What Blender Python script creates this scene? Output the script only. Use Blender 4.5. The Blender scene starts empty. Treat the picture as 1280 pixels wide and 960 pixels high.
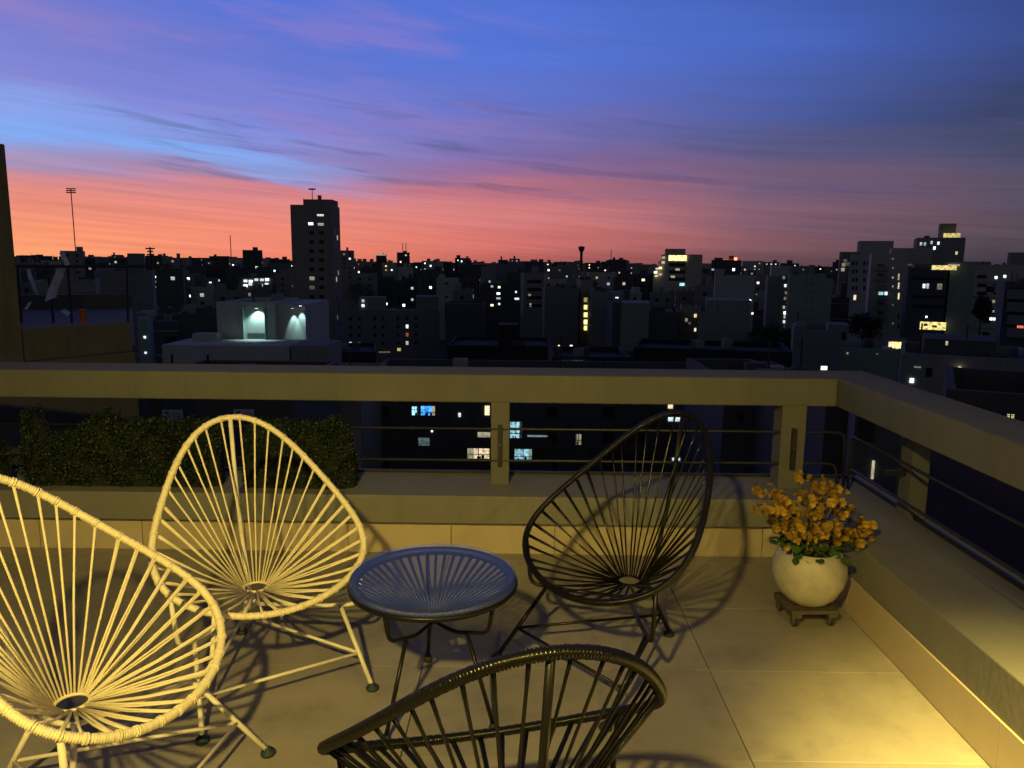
import bpy, bmesh, math, random
import numpy as np
from mathutils import Vector, Matrix
random.seed(7); rng = np.random.default_rng(7)
PI = math.pi
scene = bpy.context.scene
COL = scene.collection

# ------------------------------------------------------------------ camera
F, CAMH = 961.0, 1.5
pitch, roll, yaw = math.atan(152/961.), .010, math.radians(.48)
fw = Vector((-math.sin(yaw)*math.cos(pitch), math.cos(yaw)*math.cos(pitch), -math.sin(pitch)))
r0 = Vector((math.cos(yaw), math.sin(yaw), 0)); u0 = r0.cross(fw)
CR = r0*math.cos(roll)+u0*math.sin(roll); CU = CR.cross(fw); CW = fw
CPOS = Vector((0, 0, CAMH))
cam = bpy.data.cameras.new('camera'); cam.sensor_width = 36; cam.lens = 36*F/1280
cam.clip_start = .05; cam.clip_end = 20000
camo = bpy.data.objects.new('camera', cam); COL.objects.link(camo)
M = Matrix(((CR.x, CU.x, -CW.x, 0), (CR.y, CU.y, -CW.y, 0), (CR.z, CU.z, -CW.z, CAMH), (0, 0, 0, 1)))
camo.matrix_world = M
scene.camera = camo
def ray(px, py): return CW+CR*((px-640)/F)+CU*((480-py)/F)
def onz(px, py, z): d = ray(px, py); return CPOS+d*((z-CAMH)/d.z)
def ony(px, py, y): d = ray(px, py); return CPOS+d*(y/d.y)

scene.view_settings.view_transform = 'Standard'; scene.view_settings.look = 'None'
scene.view_settings.exposure = 0; scene.view_settings.gamma = 1
scene.cycles.use_denoising = True
scene.cycles.max_bounces = 6; scene.cycles.transparent_max_bounces = 12
scene.cycles.sample_clamp_indirect = 4

def lin(c):
    return tuple(((v/255)/12.92 if v/255 <= .04045 else ((v/255+.055)/1.055)**2.4) for v in c)

# ------------------------------------------------------------------ sky (dusk gradient by azimuth and elevation, thin cirrus streaks)
world = bpy.data.worlds.new('World'); scene.world = world; world.use_nodes = True
nt = world.node_tree; nt.nodes.clear()
def N(t, **k):
    n = nt.nodes.new(t)
    for a, b in k.items(): setattr(n, a, b)
    return n
def mth(op, a, b=None, c=None):
    n = N('ShaderNodeMath', operation=op)
    for i, v in enumerate((a, b, c)):
        if v is None: continue
        if isinstance(v, (int, float)): n.inputs[i].default_value = v
        else: nt.links.new(v, n.inputs[i])
    return n.outputs[0]
tc = N('ShaderNodeTexCoord'); sep = N('ShaderNodeSeparateXYZ')
nrm = N('ShaderNodeVectorMath', operation='NORMALIZE')
nt.links.new(tc.outputs['Generated'], nrm.inputs[0]); nt.links.new(nrm.outputs[0], sep.inputs[0])
X, Y, Z = sep.outputs
az = mth('MULTIPLY', mth('ARCTAN2', X, Y), 180/PI)
el = mth('MULTIPLY', mth('ARCSINE', Z), 180/PI)
def noise(vx, vy, scale, detail, rough=.5, seed=0.):
    cb = N('ShaderNodeCombineXYZ'); nt.links.new(vx, cb.inputs[0]); nt.links.new(vy, cb.inputs[1]); cb.inputs[2].default_value = seed
    n = N('ShaderNodeTexNoise'); n.inputs['Scale'].default_value = scale; n.inputs['Detail'].default_value = detail
    n.inputs['Roughness'].default_value = rough
    nt.links.new(cb.outputs[0], n.inputs['Vector']); return n.outputs[0]
azs = mth('MULTIPLY', az, .045)
slant = mth('ADD', el, mth('MULTIPLY', az, .07))
big = noise(mth('MULTIPLY', az, .035), mth('MULTIPLY', slant, .22), 1., 3, .5, 3.1)
fine = noise(mth('MULTIPLY', az, .05), mth('MULTIPLY', slant, 1.1), 1., 5, .6, 8.7)
fine2 = noise(mth('MULTIPLY', az, .075), mth('MULTIPLY', slant, 2.9), 1., 4, .62, 1.7)
fade = N('ShaderNodeMapRange'); nt.links.new(el, fade.inputs[0]); fade.inputs[1].default_value = 0; fade.inputs[2].default_value = 9; fade.inputs[3].default_value = .25; fade.inputs[4].default_value = 1.
warp = mth('MULTIPLY', mth('ADD', mth('MULTIPLY', mth('SUBTRACT', big, .5), 5.), mth('MULTIPLY', mth('SUBTRACT', fine, .5), 2.6)), fade.outputs[0])
elw = mth('ADD', el, warp)
pos = N('ShaderNodeMapRange'); nt.links.new(elw, pos.inputs[0]); pos.inputs[1].default_value = -5; pos.inputs[2].default_value = 60
def sky_ramp(stops):
    r = N('ShaderNodeValToRGB'); e = r.color_ramp.elements; r.color_ramp.interpolation = 'B_SPLINE' if False else 'EASE'
    while len(e) > 1: e.remove(e[0])
    for i, (d, c) in enumerate(stops):
        p = (d+5)/65
        q = e[0] if i == 0 else e.new(p)
        q.position = p; q.color = (*lin(c), 1)
    nt.links.new(pos.outputs[0], r.inputs[0]); return r.outputs[0]
ZEN = (22, 28, 50)
REAR = [(-5, (84, 80, 80)), (0, (97, 94, 93)), (6, (90, 89, 93)), (14, (72, 75, 86)), (30, (47, 53, 70)), (60, (24, 29, 46))]
COLS = [
 (-180, REAR),
 (-95, [(-5, (60, 44, 45)), (0, (70, 52, 55)), (6, (60, 54, 72)), (14, (42, 48, 80)), (30, (28, 38, 76)), (60, ZEN)]),
 (-42, [(-5, (255, 160, 75)), (0, (255, 178, 92)), (1.6, (252, 152, 92)), (4, (232, 136, 116)), (5.6, (200, 140, 150)), (7, (128, 168, 235)), (9, (128, 158, 232)), (12, (118, 122, 208)), (16, (100, 108, 200)), (30, (36, 54, 120)), (60, ZEN)]),
 (-32, [(-5, (255, 140, 72)), (0, (253, 160, 84)), (1.6, (248, 140, 88)), (3.4, (234, 130, 106)), (5, (216, 132, 132)), (6.2, (170, 142, 180)), (7.2, (112, 160, 238)), (8.8, (122, 154, 232)), (10.5, (116, 124, 212)), (14, (106, 112, 202)), (18, (86, 104, 204)), (30, (34, 54, 122)), (60, ZEN)]),
 (-17, [(-5, (225, 100, 72)), (0, (240, 118, 80)), (1.6, (238, 122, 96)), (3.6, (228, 124, 112)), (5.2, (208, 120, 128)), (6.6, (142, 130, 188)), (8, (118, 132, 216)), (10, (110, 118, 210)), (13, (84, 106, 206)), (17, (62, 102, 212)), (30, (30, 52, 120)), (60, ZEN)]),
 (0, [(-5, (150, 66, 64)), (0, (178, 82, 76)), (1.4, (208, 100, 92)), (3.6, (208, 112, 114)), (5.2, (182, 104, 126)), (7, (140, 100, 154)), (9, (104, 100, 176)), (11, (74, 100, 198)), (14, (56, 102, 212)), (18, (52, 96, 206)), (30, (27, 48, 114)), (60, ZEN)]),
 (17, [(-5, (84, 58, 66)), (0, (100, 68, 76)), (1.6, (132, 84, 94)), (3.6, (132, 90, 108)), (5.5, (112, 88, 118)), (8, (84, 84, 132)), (11, (58, 84, 166)), (14, (46, 88, 186)), (18, (42, 84, 176)), (30, (25, 44, 104)), (60, ZEN)]),
 (33, [(-5, (50, 46, 56)), (0, (64, 56, 66)), (2.4, (84, 72, 86)), (4.5, (78, 74, 96)), (7, (64, 70, 102)), (10, (52, 64, 106)), (13, (42, 62, 124)), (18, (36, 64, 138)), (30, (24, 38, 84)), (60, ZEN)]),
 (95, [(-5, (70, 64, 74)), (0, (84, 77, 86)), (6, (80, 78, 94)), (16, (58, 65, 92)), (30, (38, 47, 76)), (60, ZEN)]),
 (180, REAR),
]
cur = sky_ramp(COLS[0][1])
azw = mth('ADD', az, mth('MULTIPLY', mth('SUBTRACT', big, .5), 16))
for (a0, _), (a1, st) in zip(COLS[:-1], COLS[1:]):
    mr = N('ShaderNodeMapRange'); mr.interpolation_type = 'SMOOTHSTEP' if abs(a0) > 60 or abs(a1) > 60 else 'LINEAR'
    nt.links.new(azw, mr.inputs[0]); mr.inputs[1].default_value = a0; mr.inputs[2].default_value = a1
    mx = N('ShaderNodeMix', data_type='RGBA'); nt.links.new(mr.outputs[0], mx.inputs['Factor'])
    nt.links.new(cur, mx.inputs[6]); nt.links.new(sky_ramp(st), mx.inputs[7]); cur = mx.outputs[2]
def mixc(fac, col):
    global cur
    mx = N('ShaderNodeMix', data_type='RGBA'); nt.links.new(fac, mx.inputs['Factor']); nt.links.new(cur, mx.inputs[6]); mx.inputs[7].default_value = (*lin(col), 1); cur = mx.outputs[2]
def band(v, lo, a, bb, hi):
    n1 = N('ShaderNodeMapRange', interpolation_type='SMOOTHSTEP'); nt.links.new(v, n1.inputs[0]); n1.inputs[1].default_value = lo; n1.inputs[2].default_value = a
    n2 = N('ShaderNodeMapRange', interpolation_type='SMOOTHSTEP'); nt.links.new(v, n2.inputs[0]); n2.inputs[1].default_value = bb; n2.inputs[2].default_value = hi; n2.inputs[3].default_value = 1; n2.inputs[4].default_value = 0
    return mth('MULTIPLY', n1.outputs[0], n2.outputs[0])
s2 = mth('ADD', el, mth('MULTIPLY', az, .11))
wis = noise(mth('MULTIPLY', az, .06), mth('MULTIPLY', s2, .42), 1., 4, .55, 5.5)
wis2 = noise(mth('MULTIPLY', az, .05), mth('MULTIPLY', s2, .55), 1., 4, .55, 12.2)
wis3 = noise(mth('MULTIPLY', az, .07), mth('MULTIPLY', s2, .9), 1., 4, .6, 21.)
front_ = band(az, -80, -50, -14, 14)
mixc(mth('MULTIPLY', mth('MULTIPLY', band(wis, .48, .66, 2, 3), band(el, 6, 9, 14, 22)), mth('MULTIPLY', front_, .36)), (160, 122, 190))
mixc(mth('MULTIPLY', mth('MULTIPLY', band(wis2, .47, .6, 2, 3), band(s2, 2.2, 3.6, 5.6, 7.2)), mth('MULTIPLY', band(az, -80, -45, -20, -6), .55)), (104, 168, 246))
mixc(mth('MULTIPLY', mth('MULTIPLY', band(wis3, .52, .66, 2, 3), band(el, 3.5, 5.5, 9, 13)), mth('MULTIPLY', band(az, -40, -20, 30, 60), .38)), (78, 76, 122))
# fine cirrus streaks: lighter and darker threads
stf = N('ShaderNodeMapRange'); nt.links.new(el, stf.inputs[0]); stf.inputs[1].default_value = 3; stf.inputs[2].default_value = 11; stf.inputs[3].default_value = 1.; stf.inputs[4].default_value = .22
st = mth('ADD', mth('MULTIPLY', mth('SUBTRACT', fine2, .5), mth('MULTIPLY', stf.outputs[0], mth('MULTIPLY', big, 1.05))), 1.)
sm = N('ShaderNodeMix', data_type='RGBA', blend_type='MULTIPLY'); sm.inputs['Factor'].default_value = 1
cb = N('ShaderNodeCombineColor')
for i in range(3): nt.links.new(st, cb.inputs[i])
nt.links.new(cur, sm.inputs[6]); nt.links.new(cb.outputs[0], sm.inputs[7])
hs = N('ShaderNodeHueSaturation'); hs.inputs['Saturation'].default_value = .92; hs.inputs['Value'].default_value = 1.03; nt.links.new(sm.outputs[2], hs.inputs['Color'])
bg = N('ShaderNodeBackground'); bg.inputs[1].default_value = 1.0
wo = N('ShaderNodeOutputWorld'); nt.links.new(hs.outputs[0], bg.inputs[0]); nt.links.new(bg.outputs[0], wo.inputs[0])

# ------------------------------------------------------------------ helpers
def link(o, parent=None):
    COL.objects.link(o)
    if parent is not None: o.parent = parent
    return o
def tag(o, label=None, cat=None, group=None, kind=None):
    if label: o['label'] = label
    if cat: o['category'] = cat
    if group: o['group'] = group
    if kind: o['kind'] = kind
    return o
def empty(name, loc=(0, 0, 0), rz=0):
    o = bpy.data.objects.new(name, None); o.location = loc; o.rotation_euler = (0, 0, rz); o.empty_display_size = .1
    return link(o)
class MB:
    def __init__(s): s.v = []; s.f = []
    def box(s, x0, x1, y0, y1, z0, z1):
        b = len(s.v)
        s.v += [(x0, y0, z0), (x1, y0, z0), (x1, y1, z0), (x0, y1, z0), (x0, y0, z1), (x1, y0, z1), (x1, y1, z1), (x0, y1, z1)]
        s.f += [(b, b+3, b+2, b+1), (b+4, b+5, b+6, b+7), (b, b+1, b+5, b+4), (b+1, b+2, b+6, b+5), (b+2, b+3, b+7, b+6), (b+3, b, b+4, b+7)]
        return s
    def prism(s, poly, z0, z1):
        b = len(s.v); n = len(poly)
        s.v += [(x, y, z0) for x, y in poly]+[(x, y, z1) for x, y in poly]
        s.f += [tuple(b+i for i in reversed(range(n))), tuple(b+n+i for i in range(n))]
        s.f += [(b+i, b+(i+1) % n, b+n+(i+1) % n, b+n+i) for i in range(n)]
        return s
    def tube(s, pts, r, sides=8, closed=False, cap=True):
        P = [Vector(p) for p in pts]; n = len(P); b = len(s.v)
        rr = r if hasattr(r, '__len__') else [r]*n
        T = []
        for i in range(n):
            a = P[i-1] if (i or closed) else P[0]; c = P[(i+1) % n] if (i < n-1 or closed) else P[-1]
            T.append((c-a).normalized())
        up = Vector((0, 0, 1)) if abs(T[0].z) < .9 else Vector((1, 0, 0))
        nrm = (up-T[0]*up.dot(T[0])).normalized()
        for i in range(n):
            nrm = (nrm-T[i]*nrm.dot(T[i])).normalized(); bn = T[i].cross(nrm)
            for k in range(sides):
                a = 2*PI*k/sides; s.v.append(tuple(P[i]+(nrm*math.cos(a)+bn*math.sin(a))*rr[i]))
        for i in range(n if closed else n-1):
            i2 = (i+1) % n
            off = 0
            for k in range(sides):
                k2 = (k+1) % sides
                s.f.append((b+i*sides+k, b+i*sides+k2, b+i2*sides+k2, b+i2*sides+k))
        if cap and not closed:
            s.f.append(tuple(b+k for k in reversed(range(sides)))); s.f.append(tuple(b+(n-1)*sides+k for k in range(sides)))
        return s
    def lathe(s, prof, seg=32, cx=0, cy=0):
        b = len(s.v); n = len(prof)
        for r, z in prof:
            for k in range(seg):
                a = 2*PI*k/seg; s.v.append((cx+r*math.cos(a), cy+r*math.sin(a), z))
        for i in range(n-1):
            for k in range(seg):
                k2 = (k+1) % seg; s.f.append((b+i*seg+k, b+i*seg+k2, b+(i+1)*seg+k2, b+(i+1)*seg+k))
        return s
    def mesh(s, name):
        me = bpy.data.meshes.new(name); me.from_pydata(s.v, [], s.f); me.update(); return me
    def build(s, name, mat, parent=None, smooth=False, bevel=0, loc=None):
        me = s.mesh(name); me.materials.append(mat)
        if smooth: me.polygons.foreach_set('use_smooth', [True]*len(me.polygons))
        o = bpy.data.objects.new(name, me); link(o, parent)
        if loc: o.location = loc
        if bevel:
            m = o.modifiers.new('bevel', 'BEVEL'); m.width = bevel; m.segments = 2; m.limit_method = 'ANGLE'
        return o
def copy_tree(o, parent=None):
    c = o.copy(); COL.objects.link(c); c.parent = parent
    for ch in list(o.children): copy_tree(ch, c)
    return c

# ------------------------------------------------------------------ materials
def mat(name, c, rough=.6, var=.15, scale=6., bump=0., bscale=60., metal=0., spec=.5, rnd=0., stain=0.):
    m = bpy.data.materials.new(name); m.use_nodes = True; t = m.node_tree; p = t.nodes['Principled BSDF']
    L = t.links.new
    p.inputs['Roughness'].default_value = rough; p.inputs['Metallic'].default_value = metal
    p.inputs['Specular IOR Level'].default_value = spec
    tc = t.nodes.new('ShaderNodeTexCoord')
    n = t.nodes.new('ShaderNodeTexNoise'); n.inputs['Scale'].default_value = scale; n.inputs['Detail'].default_value = 6; n.inputs['Roughness'].default_value = .62
    L(tc.outputs['Object'], n.inputs['Vector'])
    r = t.nodes.new('ShaderNodeValToRGB')
    r.color_ramp.elements[0].position = .3; r.color_ramp.elements[1].position = .7
    r.color_ramp.elements[0].color = (*[v*(1-var) for v in c], 1); r.color_ramp.elements[1].color = (*[min(1, v*(1+var)) for v in c], 1)
    L(n.outputs[0], r.inputs[0]); out = r.outputs[0]
    if stain:
        mp = t.nodes.new('ShaderNodeMapping'); mp.inputs['Scale'].default_value = (3., 3., .5); L(tc.outputs['Object'], mp.inputs[0])
        n2 = t.nodes.new('ShaderNodeTexNoise'); n2.inputs['Scale'].default_value = 2.2; n2.inputs['Detail'].default_value = 8; n2.inputs['Roughness'].default_value = .7
        L(mp.outputs[0], n2.inputs['Vector'])
        mr = t.nodes.new('ShaderNodeMapRange'); L(n2.outputs[0], mr.inputs[0]); mr.inputs[1].default_value = .5; mr.inputs[2].default_value = .78; mr.inputs[3].default_value = 1; mr.inputs[4].default_value = 1-stain
        mx = t.nodes.new('ShaderNodeMix'); mx.data_type = 'RGBA'; mx.blend_type = 'MULTIPLY'; mx.inputs['Factor'].default_value = 1
        cc = t.nodes.new('ShaderNodeCombineColor'); [L(mr.outputs[0], cc.inputs[i]) for i in range(3)]
        L(out, mx.inputs[6]); L(cc.outputs[0], mx.inputs[7]); out = mx.outputs[2]
    if rnd:
        oi = t.nodes.new('ShaderNodeObjectInfo'); mr = t.nodes.new('ShaderNodeMapRange'); L(oi.outputs['Random'], mr.inputs[0])
        mr.inputs[3].default_value = 1-rnd; mr.inputs[4].default_value = 1+rnd
        mx = t.nodes.new('ShaderNodeMix'); mx.data_type = 'RGBA'; mx.blend_type = 'MULTIPLY'; mx.inputs['Factor'].default_value = 1
        cc = t.nodes.new('ShaderNodeCombineColor'); [L(mr.outputs[0], cc.inputs[i]) for i in range(3)]
        L(out, mx.inputs[6]); L(cc.outputs[0], mx.inputs[7]); out = mx.outputs[2]
    L(out, p.inputs['Base Color'])
    if bump:
        nb = t.nodes.new('ShaderNodeTexNoise'); nb.inputs['Scale'].default_value = bscale; nb.inputs['Detail'].default_value = 4
        L(tc.outputs['Object'], nb.inputs['Vector'])
        bp = t.nodes.new('ShaderNodeBump'); bp.inputs['Strength'].default_value = bump; bp.inputs['Distance'].default_value = .01
        L(nb.outputs[0], bp.inputs['Height']); L(bp.outputs[0], p.inputs['Normal'])
    return m
def emat(name, c, strength, scale=3., var=.5):
    m = bpy.data.materials.new(name); m.use_nodes = True; t = m.node_tree; p = t.nodes['Principled BSDF']; L = t.links.new
    p.inputs['Base Color'].default_value = (.05, .05, .05, 1)
    p.inputs['Emission Color'].default_value = (*c, 1)
    tc = t.nodes.new('ShaderNodeTexCoord'); n = t.nodes.new('ShaderNodeTexNoise'); n.inputs['Scale'].default_value = scale; n.inputs['Detail'].default_value = 3
    L(tc.outputs['Object'], n.inputs['Vector'])
    oi = t.nodes.new('ShaderNodeObjectInfo'); mr = t.nodes.new('ShaderNodeMapRange'); pw = t.nodes.new('ShaderNodeMath'); pw.operation = 'POWER'; pw.inputs[1].default_value = 1.8; L(oi.outputs['Random'], pw.inputs[0]); L(pw.outputs[0], mr.inputs[0]); mr.inputs[3].default_value = .22; mr.inputs[4].default_value = 1.7
    m2 = t.nodes.new('ShaderNodeMapRange'); L(n.outputs[0], m2.inputs[0]); m2.inputs[1].default_value = .3; m2.inputs[2].default_value = .7; m2.inputs[3].default_value = strength*(1-var); m2.inputs[4].default_value = strength*(1+var)
    mu = t.nodes.new('ShaderNodeMath'); mu.operation = 'MULTIPLY'; L(mr.outputs[0], mu.inputs[0]); L(m2.outputs[0], mu.inputs[1])
    L(mu.outputs[0], p.inputs['Emission Strength'])
    try: m.cycles.emission_sampling = 'NONE'
    except Exception: pass
    return m
MT = dict(
 tile=mat('floor_tile', (.275, .25, .21), .42, .13, 3.5, .06, 90, rnd=.08, stain=.30),
 grout=mat('grout', (.09, .075, .055), .9),
 skirt=mat('skirting_tile', (.50, .42, .28), .45, .08, 4, rnd=.05),
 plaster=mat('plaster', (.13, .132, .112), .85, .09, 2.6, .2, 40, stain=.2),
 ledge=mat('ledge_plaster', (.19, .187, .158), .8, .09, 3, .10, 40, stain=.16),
 rail=mat('dark_rail', (.02, .02, .022), .45, .2, 20),
 white=mat('cream_cord', (.82, .73, .50), .5, .05, 30),
 whitesteel=mat('white_enamel', (.78, .72, .58), .42, .10, 25),
 black=mat('black_cord', (.006, .0058, .0055), .26, .2, 30, spec=.28),
 blacksteel=mat('black_enamel', (.008, .008, .008), .36, .2, 20, spec=.25),
 blue=mat('blue_cord', (.020, .034, .20), .45, .15, 30),
 rubber=mat('rubber_foot', (.016, .036, .036), .7, .2, 30),
 rubberblack=mat('black_rubber_foot', (.02, .02, .02), .7, .2, 30),
 pot=mat('pot_glaze', (.42, .385, .30), .7, .22, 9, .2, 30, stain=.25),
 soil=mat('soil', (.03, .022, .015), .95, .3, 40, .6, 80),
 stem=mat('plant_stem', (.10, .085, .05), .8, .2, 30),
 leaf=mat('green_leaf', (.05, .10, .02), .5, .35, 20),
 petal=mat('orange_petal', (.25, .148, .013), .6, .6, 45, spec=.3, rnd=.5),
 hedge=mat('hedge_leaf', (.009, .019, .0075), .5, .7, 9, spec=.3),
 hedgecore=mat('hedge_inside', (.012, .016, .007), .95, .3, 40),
 wood=mat('dolly_wood', (.085, .066, .045), .6, .25, 12),
 steel=mat('caster_steel', (.25, .24, .22), .35, .15, 30, metal=.9),
 housewall=mat('house_render', (.5, .45, .36), .9, .06, 3, .2, 50),
 neighbour=mat('neighbour_render', (.085, .08, .07), .9, .14, 1.2, .3, 30, stain=.4),
 asphalt=mat('city_ground', (.03, .03, .03), .95, .3, .02),
 roof=mat('roof_slab', (.07, .07, .07), .95, .3, .3),
 glass=mat('dark_window', (.012, .014, .018), .35, .2, 2, spec=.3),
 frame=mat('window_frame', (.12, .12, .12), .6, .1, 2),
 sheet=mat('torn_sheet', (.75, .75, .75), .8, .3, 2),
 terracotta=mat('terracotta', (.34, .10, .04), .8, .2, 5),
 signwhite=mat('sign_white', (.65, .68, .72), .6, .05, 3),
 signgrey=mat('sign_print', (.12, .12, .13), .7, .1, 3),
 bark=mat('bark', (.05, .04, .03), .9, .3, 5),
 treeleaf=mat('tree_leaf', (.03, .04, .015), .7, .5, .6),
 brown=mat('brown_door', (.12, .06, .035), .6, .2, 2),
)
WALLS = [mat('facade_%s' % n, c, .92, .12, .12, stain=.35) for n, c in dict(
  grey=(.27, .27, .235), pale=(.48, .48, .42), blue=(.20, .215, .215), teal=(.25, .335, .27), tan=(.30, .27, .22), dark=(.10, .10, .092), sand=(.46, .44, .35), navy=(.10, .108, .108), black=(.03, .03, .034)).items()]
WG, WP, WB, WT, WTAN, WD, WS, WN, WK = WALLS
EM = dict(
 cool=emat('lit_cool', (.80, .95, 1.), 2.2), warm=emat('lit_warm', (1., .80, .50), 1.6, 6., .7), yellow=emat('lit_yellow', (1., .82, .28), 1.5, 6., .9),
 dim=emat('lit_dim', (.9, .8, .55), .35), cyan=emat('lit_cyan', (.42, .85, 1.), .9, 5., .7), blue=emat('lit_blue', (.06, .36, .95), .9, 4., .8),
 red=emat('lit_red', (1., .22, .12), .5), white=emat('lit_tube', (.85, .95, 1.), 2.6, .4, .15), dimteal=emat('lit_dim_teal', (.5, .75, .7), .22))
GROUND = -34.

# ------------------------------------------------------------------ terrace: floor
YT, XT, YP, ZL = 3.82, 1.447, 3.765, .325      # skirting face, right skirting face, plaster face, ledge height
YBK, XBK = 4.265, 1.94                        # outer edges of the low wall
tag(MB().box(-4.6, XBK-.02, -.75, YBK-.02, -.30, -.012).build('floor', MT['grout']), kind='structure')
floor = bpy.data.objects['floor']
xs = sorted(.727+1.075*k for k in range(-5, 2)); ys = [-.485+.5275*k for k in range(0, 9)]
tl = None
for i, x in enumerate(xs):
    for j, y in enumerate(ys):
        a, b = max(x-1.075, -4.55)+.0019, min(x, XT)-.0019; c, d = y+.0019, min(y+.5275, YT)-.0019
        if b-a < .02 or d-c < .02: continue
        m = MB().box(a, b, c, d, -.012, 0)
        m.build('tile', MT['tile'], floor)
# house wall behind the camera with its lamps
tag(MB().box(-4.6, 2.2, -.75, -.50, -.30, 2.9).build('house_wall', MT['housewall']), 'plain rendered house wall carrying the terrace lamps', 'wall')
tag(MB().box(-4.6, XBK-.04, -9, -.752, GROUND, 2.9).box(-4.6, XBK-.04, -.752, YBK-.04, GROUND, -.302).build('home_building', WS), 'pale apartment building that carries the terrace', 'building')

# ------------------------------------------------------------------ parapet
par = tag(empty('parapet', (0, 4.0, 0)), 'plastered parapet: low ledge, short pillars and broad beam around the terrace', 'parapet')
def P(mb, name, m, parent, bevel=0, smooth=False):
    o = mb.build(name, m, parent, smooth, bevel); o.location = -Vector(parent.location); return o
# front low wall: recessed base behind the skirting, plaster course above that overhangs
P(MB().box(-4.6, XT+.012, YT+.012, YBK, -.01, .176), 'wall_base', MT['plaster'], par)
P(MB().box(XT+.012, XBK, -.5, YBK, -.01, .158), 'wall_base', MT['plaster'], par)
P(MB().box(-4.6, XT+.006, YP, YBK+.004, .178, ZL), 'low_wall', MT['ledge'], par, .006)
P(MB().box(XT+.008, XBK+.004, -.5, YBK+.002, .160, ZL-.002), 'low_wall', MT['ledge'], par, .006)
for k in range(-8, 3):
    a, b = .735+.5375*(k-1)+.0022, min(.735+.5375*k, XT-.001)-.0022
    if b-a > .02: P(MB().box(max(a, -4.6), b, YT, YT+.0125, 0, .174), 'skirting_tile', MT['skirt'], par)
for k in range(9):
    b = 3.719-.5335*k; b1 = 3.818 if k == 0 else b
    P(MB().box(XT, XT+.0125, b-.5335+.001 if k else 3.1865, b1-.001, 0, .163), 'skirting_tile', MT['skirt'], par) if k else P(MB().box(XT, XT+.0125, 3.187, 3.818, 0, .163), 'skirting_tile', MT['skirt'], par)
ZB0, ZB1, YB0, YB1, XB0, XB1 = .769, .917, 3.98, 4.29, 1.672, 1.935
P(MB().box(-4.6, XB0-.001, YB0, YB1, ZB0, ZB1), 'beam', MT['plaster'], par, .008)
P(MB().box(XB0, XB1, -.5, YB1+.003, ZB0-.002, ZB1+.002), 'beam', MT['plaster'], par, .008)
for x0, x1 in ((-4.5, -4.4), (-.143, -.045), (1.392, 1.520)):
    P(MB().box(x0, x1, 3.985, 4.12, ZL-.01, ZB0+.002), 'pillar', MT['plaster'], par, .004)
for y0 in (.4, 1.95, 3.50):
    P(MB().box(1.84, 1.925, y0, y0+.11, ZL-.01, ZB0), 'pillar', MT['plaster'], par, .004)
# ------------------------------------------------------------------ railing
rl = tag(empty('railing', (0, 3.96, ZL)), 'thin dark metal railing with two rails between ledge and beam', 'railing')
def rnd_path(pts, r, n=5):
    out = [Vector(pts[0])]
    for a, b, c in zip(pts[:-2], pts[1:-1], pts[2:]):
        a, b, c = Vector(a), Vector(b), Vector(c); u = (a-b).normalized(); v = (c-b).normalized()
        p, q = b+u*r, b+v*r
        for i in range(n+1):
            t = i/n; out.append(p*(1-t)**2+b*2*t*(1-t)+q*t*t)
    out.append(Vector(pts[-1])); return out
YR = 3.955
for z, xe in ((.627, 1.735), (.455, 1.70)):
    P(MB().tube(rnd_path([(-4.6, YR, z), (xe, YR+.05, z), (xe+.012, YR+.05, ZL-.005)], .05), .0075, 8), 'rail', MT['rail'], rl, smooth=True)
    P(MB().tube(rnd_path([(1.735, 3.92, ZL-.005), (1.735, 3.92, z), (1.735, -.5, z)], .05), .0075, 8), 'rail', MT['rail'], rl, smooth=True)
P(MB().box(-4.6, 1.86, 4.192, 4.207, ZL-.002, ZL+.016), 'bottom_rail', MT['rail'], rl)
P(MB().box(1.866, 1.881, -.5, 4.19, ZL-.002, ZL+.016), 'bottom_rail', MT['rail'], rl)
for x in (-4.45, -.094, 1.456):
    b = P(MB().box(x-.011, x+.011, YR+.006, 3.986, .43, .65), 'bracket', MT['rail'], rl)
    P2 = MB().lathe([(0, 0), (.0045, .0), (.0045, .004), (0, .004)], 8).build('screw', MT['steel'], b); P2.location = (x, YR+.006, .545); P2.rotation_euler = (PI/2, 0, 0)
for y in (2.005, 3.555): P(MB().box(1.742, 1.842, y-.011, y+.011, .52, .545), 'bracket', MT['rail'], rl)

# ------------------------------------------------------------------ lamps on the house wall
def wall_lamp(name, loc, label, *spots):
  t = tag(empty(name, loc), label, 'lamp')
  MB().lathe([(0, 0), (.05, 0), (.05, .02), (0, .02)], 20).build('mount', MT['steel'], t).rotation_euler = (-PI/2, 0, 0)
  t.children[0].location = (0, -.15, 0)
  MB().tube([(0, -.15, 0), (0, -.06, .03), (0, 0, .05)], .008).build('arm', MT['steel'], t, True)
  MB().lathe([(.012, .062), (.045, .05), (.062, .0), (.058, .0), (.042, .045), (.010, .056)], 24).build('shade', MT['steel'], t, True)
  bm_ = emat('lamp_bulb', (1., .78, .3), 12, 3, .05)
  MB().lathe([(0, .012), (.016, .008), (.022, .028), (.012, .048), (0, .05)], 14).build('bulb', bm_, t, True)
  for spot in spots:
    l = bpy.data.lights.new('lamp_light', 'SPOT'); l.color = (1., .735, .17); l.shadow_soft_size = .055
    o = bpy.data.objects.new('lamp_light', l); link(o, t); o.location = (0, 0, -.03)
    l.energy, l.spot_size, l.spot_blend, tgt = spot
    d = Vector(tgt)-(Vector(loc)+Vector((0, 0, -.03))); o.rotation_euler = d.to_track_quat('-Z', 'Y').to_euler()
wall_lamp('wall_lamp', (-.62, -.35, 2.42), 'shaded steel lamp on the house wall towards the white chairs', (460, math.radians(116), 1., (-1.05, 2.5, .3)))
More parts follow.
